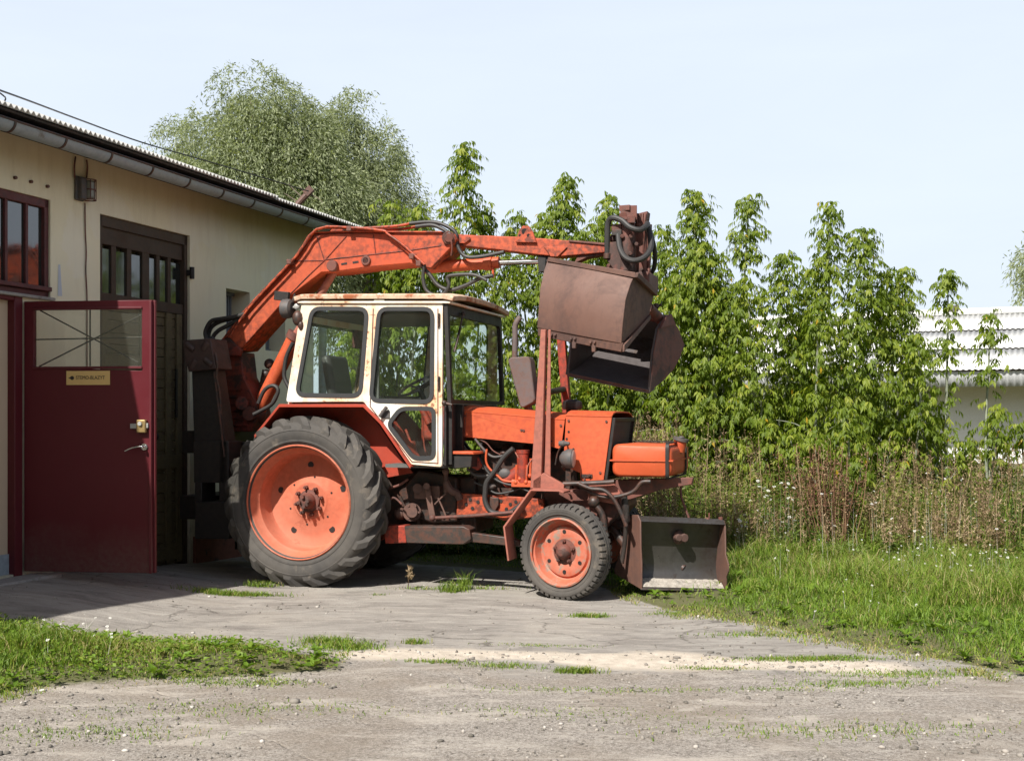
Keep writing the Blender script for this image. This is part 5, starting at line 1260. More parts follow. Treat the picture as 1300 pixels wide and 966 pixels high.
M['maple'] = leaf_mat('ash_maple_leaf', [(0, (.085, .135, .010, 1)), (.45, (.165, .232, .020, 1)), (.8, (.25, .31, .036, 1)), (.97, (.33, .36, .055, 1)), (1, (.50, .33, .02, 1))], .5)
M['willow'] = leaf_mat('willow_leaf', [(0, (.13, .155, .080, 1)), (.5, (.21, .245, .130, 1)), (1, (.34, .37, .23, 1))], .38, .55, 1.3)
M['grass'] = leaf_mat('grass_blade', [(0, (.070, .130, .012, 1)), (.5, (.135, .225, .022, 1)), (.8, (.21, .275, .036, 1)), (.9, (.26, .24, .08, 1)), (1, (.38, .31, .15, 1))], .3)
M['herb'] = leaf_mat('weed_leaf', [(0, (.045, .080, .014, 1)), (.5, (.090, .140, .025, 1)), (.85, (.17, .21, .05, 1)), (1, (.28, .24, .09, 1))], .35)
M['dry'] = leaf_mat('dry_stalk', [(0, (.09, .055, .030, 1)), (.5, (.20, .135, .075, 1)), (1, (.40, .31, .19, 1))], .15, .7)
M['dock'] = leaf_mat('dock_stalk', [(0, (.075, .034, .020, 1)), (.45, (.15, .072, .040, 1)), (.75, (.25, .15, .085, 1)), (1, (.40, .31, .18, 1))], .1, .7)
M['petal'] = leaf_mat('white_petal', [(0, (.62, .60, .55, 1)), (1, (.85, .85, .82, 1))], .2, .6, 1.0)
M['bark'] = worn('grey_bark', (.16, .13, .10, 1), (.08, .065, .05, 1), .45, 8, .9, edge=0)
M['shoot'] = worn('pale_green_shoot', (.24, .26, .20, 1), (.13, .13, .08, 1), .45, 8, .8, edge=0)

def rot_about(d, ax, a):
    return d * np.cos(a)[:, None] + np.cross(ax, d) * np.sin(a)[:, None] + ax * (np.sum(ax * d, 1) * (1 - np.cos(a)))[:, None]

def compound(P, out, rg, size, droop=.9):
    """compound leaves: at P with outward direction; returns leaflet arrays"""
    N = len(P); out = unit(out)
    base, d, nr, L, W, tone = [], [], [], [], [], []
    lt = rg.uniform(0, 1, N) ** 1.2
    side = unit(np.cross(out, np.tile([0, 0, 1.0], (N, 1))) + 1e-6)
    pl = size * rg.uniform(1.1, 2.0, N)[:, None]
    dn = np.array([0, 0, -1.0])
    for k, (f, sgn) in enumerate([(.40, 1), (.40, -1), (.85, 1), (.85, -1), (1.0, 0), (.62, 1), (.62, -1)]):
        sag = dn * (f ** 2) * .5
        b = P + out * pl * f + sag * pl
        dd = out * rg.uniform(.15, .5, (N, 1)) + side * sgn * rg.uniform(.25, .6, (N, 1)) + dn * droop * rg.uniform(.7, 1.3, (N, 1)) + rg.normal(0, .16, (N, 3))
        nn = out * .7 + np.array([0, -.25, 1.0]) + rg.normal(0, .30, (N, 3))
        keep = np.ones(N, bool) if k < 5 else rg.random(N) < .8
        base.append(b[keep]); d.append(dd[keep]); nr.append(nn[keep]); l_ = size * rg.uniform(.75, 1.25, N); L.append(l_[keep]); W.append((l_ * rg.uniform(.25, .36, N))[keep])
        tone.append(np.clip(lt * .8 + rg.uniform(0, .25, N), 0, .96)[keep])
    cat = lambda a: np.concatenate(a)
    tn = cat(tone); yl = rg.random(len(tn)) < .004; tn[yl] = 1.0
    return cat(base), cat(d), cat(nr), cat(L), cat(W), tn

def sapling(px, top, Y, width, n_spire, label, seed, spread=.9, base_h=.5, dens=1.0, size=.084, low=0.0, spires=None):
    """young ash-leaved maple: several upright shoots, drooping compound leaves in tiers"""
    rg = np.random.default_rng(seed)
    X = (px - 650) / F_PX * Y; H = EYE + (HOR - top) / F_PX * Y; g = float(gz(X, Y))
    root = empty('ash_maple_sapling', (X, Y, g))
    tag(root, label, 'tree', 'maple saplings behind the tractor')
    H -= g
    tb = MB(); A = [[] for _ in range(6)]
    for i in range(n_spire):
        if i == 0: hx, hy, hh = 0, 0, H
        else:
            a = rg.uniform(0, 2 * np.pi); r = spread * rg.uniform(.35, 1); hx, hy, hh = r * math.cos(a), r * math.sin(a) * .8, H * rg.uniform(.58, .86)
        if spires and i < len(spires): hx, hh = (spires[i][0] - px) / F_PX * Y, (EYE + (HOR - spires[i][1]) / F_PX * Y) - g
        bx, by = hx * .25 + rg.normal(0, .05), hy * .3
        bend = rg.normal(0, .08, 2)
        ctrl = [Vector((bx, by, -.1)), Vector((bx + (hx - bx) * .45 + bend[0], by + (hy - by) * .45 + bend[1], hh * .4)), Vector((hx + bend[0] * .4, hy, hh * .8)), Vector((hx, hy, hh))]
        tb.tube(ctrl, .022 + .006 * hh / 4, 6, 5, .004)
        c = np.array([tuple(p) for p in spline(ctrl, 24)])
        for q in range(9):
            a = q * 2.4; o = np.array([math.cos(a), math.sin(a), 1.1 - .1 * q]); A[0].append(c[-1 - min(q // 2, 4)] + rg.normal(0, .02, 3)); A[1].append(o)
        # tiers of opposite leaves up the shoot
        nt = int(hh / .075 * dens)
        z = rg.uniform(0, 1, nt) ** .85; z = low + (1 - low) * z; z = np.concatenate([z, 1 - rg.uniform(0, min(1.5, hh * .6), int(nt * (.50 if base_h < .8 else .30))) / hh]); z = z[z * hh > base_h]
        idx = np.minimum((z * (len(c) - 1)).astype(int), len(c) - 1)
        for j, zz in zip(idx, z):
            tip = (1 - zz) * hh
            reach = min(width, .03 + (.12 if base_h < .8 else .06) * tip + (.42 if base_h < .8 else .0) * max(0, tip - 1.3)) * rg.uniform(.3, 1.15)
            az = rg.uniform(0, 2 * np.pi); nb = 2 if tip < .5 else 3
            for q in range(nb):
                a = az + q * 2 * np.pi / nb + rg.normal(0, .3)
                o = np.array([math.cos(a), math.sin(a), rg.uniform(.05, .5)])
                m = 1 + int(reach / .095)
                for w in range(m):
                    f = (w + rg.uniform(.2, .9)) / m
                    P = c[j] + o * reach * f + rg.normal(0, .05, 3)
                    oo = o + rg.normal(0, .55, 3); oo[2] = abs(oo[2]) * .3
                    A[0].append(P); A[1].append(oo)
                if reach > .45 and rg.random() < .12:
                    e = c[j] + o * reach; tb.tube([Vector(c[j]), Vector((c[j] + e) / 2 + [0, 0, .05]), Vector(e)], .010, 5, 3, .003)
    tb.build('trunk', M['shoot'], root, 60)
    P = np.array(A[0]); O = np.array(A[1])
    b, d, nr, L, W, tn = compound(P, O, rg, size)
    leaves_mesh('crown', b, d, nr, L, W, tn, M['maple'], root)
    return root, len(b)

NL = 0
SAP = [
 # px, top, Y, width, shoots, label, kwargs
 (497, 262, 15.6, .50, 4, 'bright maple sapling whose tip shows just above the middle of the orange boom', dict(spires=[(497, 258), (535, 272), (515, 300)])),
 (592, 186, 15.8, .55, 4, 'tall slender maple sapling rising above the boom joint, pointed top against the sky', dict(spires=[(590, 184), (612, 262), (575, 330)])),
 (662, 272, 16.4, .55, 4, 'lower twin-topped maple sapling behind the chrome rod of the dipper cylinder', dict(spires=[(655, 272), (690, 278), (640, 330)])),
 (722, 226, 16.0, .42, 3, 'thin pointed maple sapling standing behind the boom bracket', dict(spires=[(719, 224), (735, 300)])),
 (770, 256, 16.6, .55, 4, 'maple sapling with open leafy top just behind the grab head', dict(spires=[(772, 252), (755, 290), (800, 330)])),
 (842, 292, 16.2, .55, 5, 'bushy maple sapling filling the gap between grab hoses and the tall narrow sapling', dict(spires=[(842, 290), (865, 330), (820, 360)])),
 (885, 243, 15.4, .55, 5, 'tall narrow maple sapling beside the open grab shell', dict(spires=[(882, 243), (905, 330), (860, 350), (925, 370)])),
 (957, 252, 15.2, .50, 5, 'tall leaning maple sapling with a bent leafy spire, second tall one beyond the grab', dict(spires=[(952, 250), (985, 330), (940, 360), (1000, 400)])),
 (1050, 262, 15.0, .55, 5, 'tall maple sapling with forked top at the near end of the white roof', dict(spires=[(1052, 260), (1090, 293), (1035, 340), (1075, 400)])),
 (1128, 342, 15.2, .38, 4, 'rounded medium maple sapling overlapping the white shed roof', dict(spires=[(1125, 345), (1152, 340), (1105, 385), (1145, 430)])),
 (1203, 350, 15.0, .34, 3, 'thin maple sapling with open tiers standing before the white corrugated roof', dict(spires=[(1203, 346), (1180, 425)], base_h=.9)),
 (1262, 402, 14.8, .32, 2, 'small thin maple sapling before the shed wall, last but one of the row', dict(spires=[(1258, 400), (1240, 520)], base_h=.9)),
 (1292, 530, 14.4, .28, 3, 'lowest maple sapling, a small leafy shoot before the shaded shed wall', dict(spires=[(1295, 540), (1285, 555)], base_h=.3, low=.3)),
 (1060, 525, 13.9, .55, 5, 'low bright green maple bush in front of the row above the brown dock stalks', dict(spires=[(1075, 520), (1040, 560), (1100, 545)], base_h=.35, low=.3)),
 (690, 420, 17.0, .8, 6, 'broad dark maple thicket seen between muffler and grab post', dict(spread=1.6, dens=1.5, base_h=.25)),
 (560, 405, 17.2, .8, 6, 'broad maple thicket seen through the cab windows', dict(spread=1.6, dens=1.5, base_h=.25)),
 (440, 425, 21.0, .9, 6, 'maple thicket behind the rear cab window and lift cylinder', dict(spread=1.4, dens=1.2)),
 (800, 420, 17.2, .8, 6, 'broad maple thicket under the open grab shell', dict(spread=1.6, dens=1.5, base_h=.25)),
 (920, 420, 17.0, .8, 6, 'dense maple thicket behind the orange fuel tank', dict(spread=1.6, dens=1.5, base_h=.25)),
 (1030, 430, 16.8, .8, 6, 'dense maple thicket below the leaning and the forked saplings', dict(spread=1.5, dens=1.5, base_h=.25)),
 (1185, 530, 16.2, .6, 5, 'low maple thicket before the shaded shed wall under the two thin saplings', dict(spread=1.1, dens=1.4, base_h=.2)),
 (985, 500, 15.2, .7, 5, 'waist-high bright maple regrowth in front of the thicket behind the fuel tank', dict(spread=1.2, dens=1.4, base_h=.2)),
 (1130, 540, 14.9, .7, 5, 'low yellowish maple regrowth between the bright bush and the shed wall', dict(spread=1.0, dens=1.4, base_h=.2)),
 (880, 480, 15.8, .7, 5, 'leafy maple regrowth just behind the radiator cowl', dict(spread=1.2, dens=1.4, base_h=.2)),
 (1095, 480, 16.6, .6, 5, 'maple thicket hiding part of the white shed wall', dict(spread=1.2, dens=1.5, base_h=.25)),
]
for i, (px, top, Y, w, ns, lab, kw) in enumerate(SAP):
    r, n = sapling(px, top, Y, w, ns, lab, 100 + i, **kw); NL += n

# willow: strands of narrow leaves hung on limbs
def willow(X, Y, lobes, label, seed, n_str, name='willow_tree', leafL=.20):
    rg = np.random.default_rng(seed); root = empty(name, (X, Y, 0)); tag(root, label, 'tree', 'willows beyond the building')
    tb = MB(); tb.tube([(0, 0, -.2), (.2, 0, 1.6), (0, .1, 3.2)], .42, 10, 5, .28)
    B_, D_, Nn, L_, T_ = [], [], [], [], []
    for (cx, cz, rx, rz_) in lobes:
        tb.tube([(0, .1, 2.6), (cx * .5, 0, 2.6 + (cz - 2.6) * .5), (cx * .9, .3, cz - rz_ * .6), (cx, .4, cz - rz_ * .1)], .16, 8, 5, .03)
        n = int(n_str * rx * rz_)
        u = rg.normal(0, 1, (n, 3)); u = unit(u) * (rg.random((n, 1)) ** .38)
        C = np.array([cx, 0, cz]) + u * np.array([rx, rx * .9, rz_])
        cl = .55 * vnoise(C[:, 0] + cx * 3, C[:, 2] * 1.0 + C[:, 1] * .7, .8, seed) + .45 * vnoise(C[:, 0] * 1.1, C[:, 2] * 1.2 - C[:, 1] * .5, 1.9, seed + 1)
        kp = cl > .345 + .10 * np.linalg.norm(u, axis=1); C = C[kp]; u = u[kp]; n = len(C); shade = rg.random(n)
        for k in range(11):
            f = k / 10
            out = unit(u + rg.normal(0, .2, (n, 3)))
            P = C + out * np.array([1, 1, .3]) * f * .55 + np.array([.12, 0, -1]) * (f ** 1.6) * .75 + np.array([0, 0, .12]) * math.sin(f * 3) + rg.normal(0, .05, (n, 3))
            dd = out * .5 + np.array([.15, 0, -1.0]) * (.3 + f * .6) + rg.normal(0, .4, (n, 3))
            B_.append(P); D_.append(dd); Nn.append(rg.normal(0, 1, (n, 3)) + [0, -.3, .5]); L_.append(leafL * rg.uniform(.7, 1.3, n)); T_.append(np.clip(shade * .7 + rg.uniform(0, .35, n), 0, 1))
    tb.build('trunk', M['bark'], root, 60)
    b = np.concatenate(B_); L = np.concatenate(L_)
    leaves_mesh('crown', b, np.concatenate(D_), np.concatenate(Nn), L, L * .24, np.concatenate(T_), M['willow'], root, .15)
    return len(b)
Yw = 34.0
def lob(px, py, rpx, rpy, X, Yd): return ((px - 650) / F_PX * Yd - X, EYE + (HOR - py) / F_PX * Yd, rpx / F_PX * Yd, rpy / F_PX * Yd)
Xw = (355 - 650) / F_PX * Yw
NL += willow(Xw, Yw, [lob(312, 116, 42, 38, Xw, Yw), lob(345, 145, 50, 48, Xw, Yw), lob(280, 172, 46, 52, Xw, Yw), lob(375, 180, 50, 60, Xw, Yw), lob(330, 215, 75, 60, Xw, Yw), lob(405, 240, 60, 60, Xw, Yw), lob(255, 222, 50, 44, Xw, Yw), lob(350, 300, 90, 80, Xw, Yw)], 'large grey-green willow rising behind the roof of the workshop', 21, 800, leafL=.135)
Xw2, Yw2 = (455 - 650) / F_PX * 36, 36.0
NL += willow(Xw2, Yw2, [lob(452, 145, 30, 34, Xw2, Yw2), lob(435, 185, 34, 44, Xw2, Yw2), lob(478, 195, 34, 48, Xw2, Yw2), lob(498, 250, 34, 50, Xw2, Yw2), lob(460, 270, 55, 70, Xw2, Yw2), lob(470, 330, 58, 70, Xw2, Yw2), lob(440, 390, 80, 60, Xw2, Yw2)], 'second willow with a narrower crown behind the knee of the boom', 22, 800, leafL=.135)
Xw3, Yw3 = (225 - 650) / F_PX * 40, 40.0
NL += willow(Xw3, Yw3, [lob(222, 178, 28, 30, Xw3, Yw3), lob(190, 205, 34, 28, Xw3, Yw3), lob(240, 225, 45, 40, Xw3, Yw3)], 'low pale willow just showing over the workshop roof under the cable', 23, 760, leafL=.135)
Xw4, Yw4 = (1345 - 650) / F_PX * 46, 46.0
NL += willow(Xw4, Yw4, [lob(1335, 320, 46, 46, Xw4, Yw4), lob(1350, 370, 50, 60, Xw4, Yw4)], 'distant tree at the edge of the picture beyond the white shed', 24, 330, 'distant_tree')
for i, (px, top) in enumerate([(480, 490), (620, 500), (760, 495), (870, 500), (990, 500)]):
    Xh, Yh = (px - 650) / F_PX * 60, 60.0
    NL += willow(Xh, Yh, [lob(px, top + 20, 75, 34, Xh, Yh), lob(px + 40, top + 30, 60, 30, Xh, Yh)], ['far low tree on the horizon seen through the rear cab window', 'far low tree on the horizon seen behind the windscreen', 'far low tree on the horizon behind the grab rest post', 'far low tree on the horizon behind the fuel tank', 'far low tree on the horizon beside the far end of the shed'][i], 30 + i, 45, 'distant_tree', .34)

# grass
def scatter(n, x0, x1, y0, y1): return rng.uniform(x0, x1, n), rng.uniform(y0, y1, n)
GB, GH, GL, GW, GT_ = [], [], [], [], []
def add_grass(x, y, h, lean, w, tone):
    GB.append(np.stack([x, y, gz(x, y) - .005], 1)); GH.append(h); GL.append(lean); GW.append(w); GT_.append(tone)
# bank on the right
x, y = scatter(210000, -1.3, 7.2, 5.6, 14.2)
g = y - edge_y(x); ns = vnoise(x, y, 1.6, 31); n2_ = vnoise(x, y, 4.5, 32)
p = sst((g + .32 + (n2_ - .5) * .8 + (ns - .5) * .5) / .32) * (.75 + .5 * n2_); ct_ = np.hypot(x - 1.45, y - 10.25); k = (rng.random(len(x)) < p) & ~((x < .9) & (g < .25)) & ~((np.abs(x - 1.5) < .45) & (np.abs(y - 10.15 - (x - 1.5) * .26) < .28) & (rng.random(len(x)) < .92))
x, y, g, ns, n2_ = x[k], y[k], g[k], ns[k], n2_[k]; N = len(x)
h = (.036 + .075 * sst(g / 1.4) + .11 * sst((g - 2.0) / 1.5)) * (.30 + 1.5 * n2_ * vnoise(x, y, 6, 38) ** .5) * rng.uniform(.5, 1.25, N)
tone = np.clip(.42 + .35 * (n2_ - .5) + rng.normal(0, .16, N) + .38 * (1 - sst(g / .55)) * rng.random(N) + .25 * (ns - .5), 0, 1); dry = rng.random(N) < .07 + .20 * sst((g - 2.4) / 1) + .34 * (1 - sst(g / .6)); tone[dry] = rng.uniform(.85, 1, dry.sum())
add_grass(x, y, h, rng.uniform(.25, 1.15, N), rng.uniform(.004, .0085, N), tone)
# bank on the left
x, y = scatter(80000, -5, -.9, 6.1, 9.2)
m = dist_poly(MOUND, x, y); n2_ = vnoise(x, y, 3.6, 33)
tipf = sst((x + 3.1) / 1.2); bare = vnoise(x, y * 1.5, 2.3, 36); p = sst((m + .10 + (n2_ - .5) * .55) / .28) * (.55 + .7 * n2_) * (1 - tipf * .85 * sst((bare - .42) / .2)); k = rng.random(len(x)) < p
x, y, m, n2_ = x[k], y[k], m[k], n2_[k]; N = len(x); lf_ = sst((-2.3 - x) / .8)
h = (.030 + (.02 + .085 * lf_) * sst(m / .5)) * (.35 + 1.4 * n2_ * vnoise(x, y, 7, 37) ** .5) * rng.uniform(.5, 1.3, N)
tone = np.clip(.45 + .3 * (n2_ - .5) + rng.normal(0, .18, N) + .28 * (1 - lf_) * rng.random(N), 0, 1); dry = rng.random(N) < .12 + .30 * (1 - lf_); tone[dry] = rng.uniform(.82, 1, dry.sum())
add_grass(x, y, h, rng.uniform(.2, .95, N), rng.uniform(.004, .0075, N), tone)
# sparse turf and tufts breaking through the yard: pixel, size, count
def gp_px(px, py):
    t = EYE * F_PX / (py - HOR); return (px - 650) / F_PX * t, t
for px, py, rx, ry, n, hh in [(300, 756, .42, .05, 900, .05), (280, 754, .3, .04, 400, .05), (330, 745, .16, .06, 260, .07), (748, 777, .17, .05, 420, .045), (526, 815, .09, .04, 200, .05), (732, 848, .14, .05, 420, .05), (640, 842, .25, .10, 420, .03), (555, 838, .22, .06, 350, .03),
                              (440, 822, .25, .14, 800, .055), (415, 815, .2, .1, 500, .06), (60, 855, .55, .06, 900, .04), (200, 862, .6, .10, 900, .025), (300, 868, .5, .10, 700, .025), (1010, 830, .45, .08, 900, .03), (1060, 832, .3, .06, 500, .035), (1150, 850, .6, .12, 900, .03), (900, 842, .3, .05, 300, .025), (1100, 862, .5, .1, 600, .03), (860, 775, .25, .12, 500, .03),
                              (690, 815, .4, .06, 300, .02), (960, 800, .4, .1, 500, .03), (575, 750, .12, .10, 260, .11), (590, 748, .06, .05, 80, .2), (540, 748, .3, .05, 160, .04), (620, 746, .25, .05, 140, .05), (290, 702, .14, .08, 300, .13), (165, 735, .14, .04, 160, .06), (65, 750, .05, .05, 40, .22), (480, 755, .1, .03, 50, .03), (820, 870, .5, .06, 260, .02), (700, 870, .6, .1, 350, .02), (980, 868, .4, .06, 260, .02),
                              (740, 900, 1.0, .2, 500, .02), (300, 900, .9, .2, 700, .025), (1050, 920, .9, .2, 700, .03), (120, 930, .6, .2, 500, .03)]:
    cx, cy = gp_px(px, py); x = cx + rng.normal(0, rx * .5, n); y = cy + rng.normal(0, ry * .5, n)
    add_grass(x, y, hh * rng.uniform(.4, 1.3, n), rng.uniform(.3, 1, n), rng.uniform(.004, .007, n), np.clip(rng.normal(.55, .25, n), 0, 1))
gr_ = blades_mesh('grass', np.concatenate(GB), np.concatenate(GH), np.concatenate(GL), np.concatenate(GW), np.concatenate(GT_), M['grass'])
tag(gr_, 'short green grass on both banks of the yard', 'grass', kind='stuff')
# small broad leaves in the turf (clover, plantain)
x, y = scatter(15000, -5, -.9, 6.1, 9.2); m = dist_poly(MOUND, x, y); k = (m > .02) & (rng.random(len(x)) < .25 + .6 * vnoise(x, y, 3, 41)); x, y = x[k], y[k]
x2, y2 = scatter(14000, .3, 7, 6, 13); g = y2 - edge_y(x2); k = (g > .0) & (g < 2.5) & (rng.random(len(x2)) < .5 * vnoise(x2, y2, 2.2, 42)); x, y = np.concatenate([x, x2[k]]), np.concatenate([y, y2[k]])
N = len(x); a = rng.uniform(0, 2 * np.pi, N); L = rng.uniform(.02, .045, N)
cl_ = leaves_mesh('clover_leaves', np.stack([x, y, gz(x, y) + rng.uniform(.01, .06, N)], 1), np.stack([np.cos(a), np.sin(a), rng.uniform(-.1, .7, N)], 1), np.tile([0, 0, 1.0], (N, 1)) + rng.normal(0, .3, (N, 3)), L, L * .6, np.clip(rng.normal(.5, .2, N), 0, .8), M['grass'])
tag(cl_, 'small clover and plantain leaves low in the turf', 'ground cover', kind='stuff')

nr_ = 340; x = np.concatenate([rng.uniform(-5, -1.2, 600), rng.uniform(.6, 7, 900)]); y = np.concatenate([rng.uniform(6.2, 9.0, 600), rng.uniform(6.5, 13.2, 900)]); k = np.where(x < 0, dist_poly(MOUND, x, y) > .0, (y - edge_y(x) > -.05) & (y - edge_y(x) < 3)) & (rng.random(1500) < .55); x, y = x[k], y[k]; N = len(x); P_, D_, L_, T_ = [], [], [], []; sz_ = rng.uniform(.03, .085, N)
for q in range(7):
    a = q * .9 + rng.normal(0, .3, N); P_.append(np.stack([x, y, gz(x, y) + .01 + sz_ * .25], 1)); D_.append(np.stack([np.cos(a), np.sin(a), rng.uniform(.1, .9, N)], 1)); L_.append(sz_ * rng.uniform(.7, 1.3, N)); T_.append(np.clip(rng.normal(.45, .2, N), 0, .85))
L = np.concatenate(L_); rs_ = leaves_mesh('broad_weeds', np.concatenate(P_), np.concatenate(D_), np.tile([0, 0, 1.0], (len(L), 1)) + rng.normal(0, .25, (len(L), 3)), L, L * .42, np.concatenate(T_), M['grass'])
tag(rs_, 'broad-leaved weed rosettes scattered in the turf', 'ground cover', kind='stuff')

# tall weeds between the grass bank and the saplings
def weed_zone(n, x0=-1.6, x1=9.5):
    x, y = scatter(n, x0, x1, 11.2, 16.0); g = y - edge_y(x)
    front = np.interp(x, [-2, -.5, .7, 1.6, 2.5, 3.6, 6, 9], [12.9, 12.7, 12.3, 12.2, 12.6, 12.6, 12.2, 11.6]) + .5 * (vnoise(x, y, 1.1, 51) - .5)
    k = (y > front); return x[k], y[k], (y - front)[k]
x, y, dep = weed_zone(11000); N = len(x); hh = (.30 + .80 * sst(dep / 1.3)) * rng.uniform(.4, 1.0, N) * (.6 + .8 * vnoise(x, y, 1.7, 55)) * np.interp(x, [-2, 1, 2.2, 4, 9], [.9, .95, 1.0, .80, .74])
P_, D_, NN, L_, T_ = [], [], [], [], []
for k in range(16):
    f = (k + rng.uniform(0, 1, N)) / 16; a = rng.uniform(0, 2 * np.pi, N); o = np.stack([np.cos(a), np.sin(a), rng.uniform(-.5, .6, N)], 1)
    P_.append(np.stack([x, y, gz(x, y) + hh * f], 1) + o * .03); D_.append(o); NN.append(np.tile([0, -.2, 1.0], (N, 1)) + rng.normal(0, .4, (N, 3))); L_.append(rng.uniform(.05, .12, N) * (1.15 - .6 * f)); T_.append(np.clip(vnoise(x, y, 1.2, 52) * .9 + rng.normal(.12, .2, N), 0, 1))
L = np.concatenate(L_)
wd_ = leaves_mesh('green_weeds', np.concatenate(P_), np.concatenate(D_), np.concatenate(NN), L, L * rng.uniform(.22, .5, len(L)), np.concatenate(T_), M['herb'])
tag(wd_, 'thick green weeds between the grass bank and the saplings', 'weeds', kind='stuff')
x, y, dep = weed_zone(9000); N = len(x); hh = (.40 + .65 * sst(dep / 1.2)) * rng.uniform(.5, 1.2, N) * np.interp(x, [-2, 1, 2.2, 4, 9], [1.0, 1.0, 1.0, .85, .82])
gb = blades_mesh('tall_grass', np.stack([x, y, gz(x, y)], 1), hh, rng.uniform(.05, .6, N), rng.uniform(.006, .012, N), np.clip(rng.normal(.68, .28, N), 0, 1), M['grass'])
tag(gb, 'tall rank grass mixed into the weeds', 'grass', kind='stuff')
# dry brown stems with seed heads
x, y, dep = weed_zone(9500, .6, 9.0); den = vnoise(x, y, .8, 53) * .5 + vnoise(x, y, 2.2, 54) * .5; k = rng.random(len(x)) < np.clip((den - .40) * 3.2 + .12 * (x > 3), .04, .8); x, y, dep = x[k], y[k], dep[k]; N = len(x)
hh = (.45 + .75 * sst(dep / .9)) * rng.uniform(.6, 1.2, N) * np.interp(x, [0, 1.8, 2.6, 4, 9], [1.05, 1.1, 1.0, .86, .80]); az = rng.uniform(0, 2 * np.pi, N); ln = rng.uniform(0, .22, N)
top = np.stack([x + np.cos(az) * ln * hh, y + np.sin(az) * ln * hh, gz(x, y) + hh], 1); bot = np.stack([x, y, gz(x, y)], 1)
tone = np.clip(rng.normal(.5, .22, N), 0, 1)
fa = rng.uniform(0, np.pi, N); s = np.stack([np.cos(fa), np.sin(fa), 0 * fa], 1) * rng.uniform(.0022, .005, N)[:, None]
Vs = np.stack([bot - s, bot + s, top + s * .5, top - s * .5], 1).reshape(-1, 3)
P_, D_, LL, TT = [], [], [], []
for k in range(26):
    f = rng.uniform(.55, 1.03, N); P_.append(bot + (top - bot) * f[:, None] + rng.normal(0, .018, (N, 3))); a = rng.uniform(0, 2 * np.pi, N)
    D_.append(np.stack([np.cos(a), np.sin(a), rng.uniform(.2, 1.6, N)], 1)); LL.append(rng.uniform(.015, .05, N)); TT.append(np.clip(tone + rng.normal(0, .1, N), 0, 1))
b = np.concatenate(P_); d = unit(np.concatenate(D_)); L = np.concatenate(LL)[:, None]; sd = unit(np.cross(d, rng.normal(0, 1, d.shape))) * .006
Vh = np.stack([b - sd, b + sd, b + d * L], 1).reshape(-1, 3); n1, n2c = len(bot), len(b)
F = np.concatenate([np.arange(4 * n1), 4 * n1 + np.arange(3 * n2c)])
ds_ = np_mesh('dry_weeds', np.concatenate([Vs, Vh]), F, [4] * n1 + [3] * n2c, M['dry'], None, {'tone': ('POINT', np.concatenate([np.repeat(tone, 4), np.repeat(np.concatenate(TT), 3)]))})
tag(ds_, 'dry brown stems with seed heads among the weeds', 'dry weeds', kind='stuff')
# two clumps of red-brown dock
def dock(px, py, Yd, h, n, wdt, label, seed):
    rg = np.random.default_rng(seed); X = (px - 650) / F_PX * Yd; root = empty('dock_plant', (X, Yd, float(gz(X, Yd)))); tag(root, label, 'weed', 'red-brown dock clumps')
    b0 = np.stack([rg.normal(0, wdt, n), rg.normal(0, wdt, n), np.zeros(n)], 1); tp = b0 * rg.uniform(1.2, 2.6, (n, 1)) + np.stack([rg.normal(0, .06, n), rg.normal(0, .06, n), h * rg.uniform(.6, 1.08, n)], 1)
    mb = MB()
    for a, c in zip(b0, tp): mb.tube([Vector(a), Vector((a + c) / 2 + rg.normal(0, .015, 3)), Vector(c)], .0055, 5, 3, .003)
    me = mb.build('stalks', M['dock'], root, 60); at = me.data.attributes.new('tone', 'FLOAT', 'POINT'); at.data.foreach_set('value', np.repeat(rg.uniform(.2, 1.0, n), len(me.data.vertices) // n)[:len(me.data.vertices)].astype(np.float32))
    P, D = [], []
    for k in range(55):
        f = rg.uniform(.42, 1.0, n); P.append(b0 + (tp - b0) * f[:, None] + rg.normal(0, .016, (n, 3))); a = rg.uniform(0, 2 * np.pi, n); D.append(np.stack([np.cos(a), np.sin(a), rg.uniform(.1, 1.2, n)], 1))
    P, D = np.concatenate(P), np.concatenate(D); L = rg.uniform(.012, .03, len(P))
    leaves_mesh('foliage', P, D, rg.normal(0, 1, P.shape), L, L * .7, np.clip(rg.normal(.35, .25, len(P)), 0, .85), M['dock'], root)
dock(1062, 690, 13.0, 1.10, 34, .09, 'larger red-brown dock clump under the low maple bush', 61)
dock(1040, 680, 13.4, 1.15, 18, .07, 'narrower red-brown dock clump leaning beside the larger one', 62)
dock(988, 650, 13.9, 1.2, 12, .09, 'sparse red-brown dock stems behind the fuel tank side of the weeds', 63)
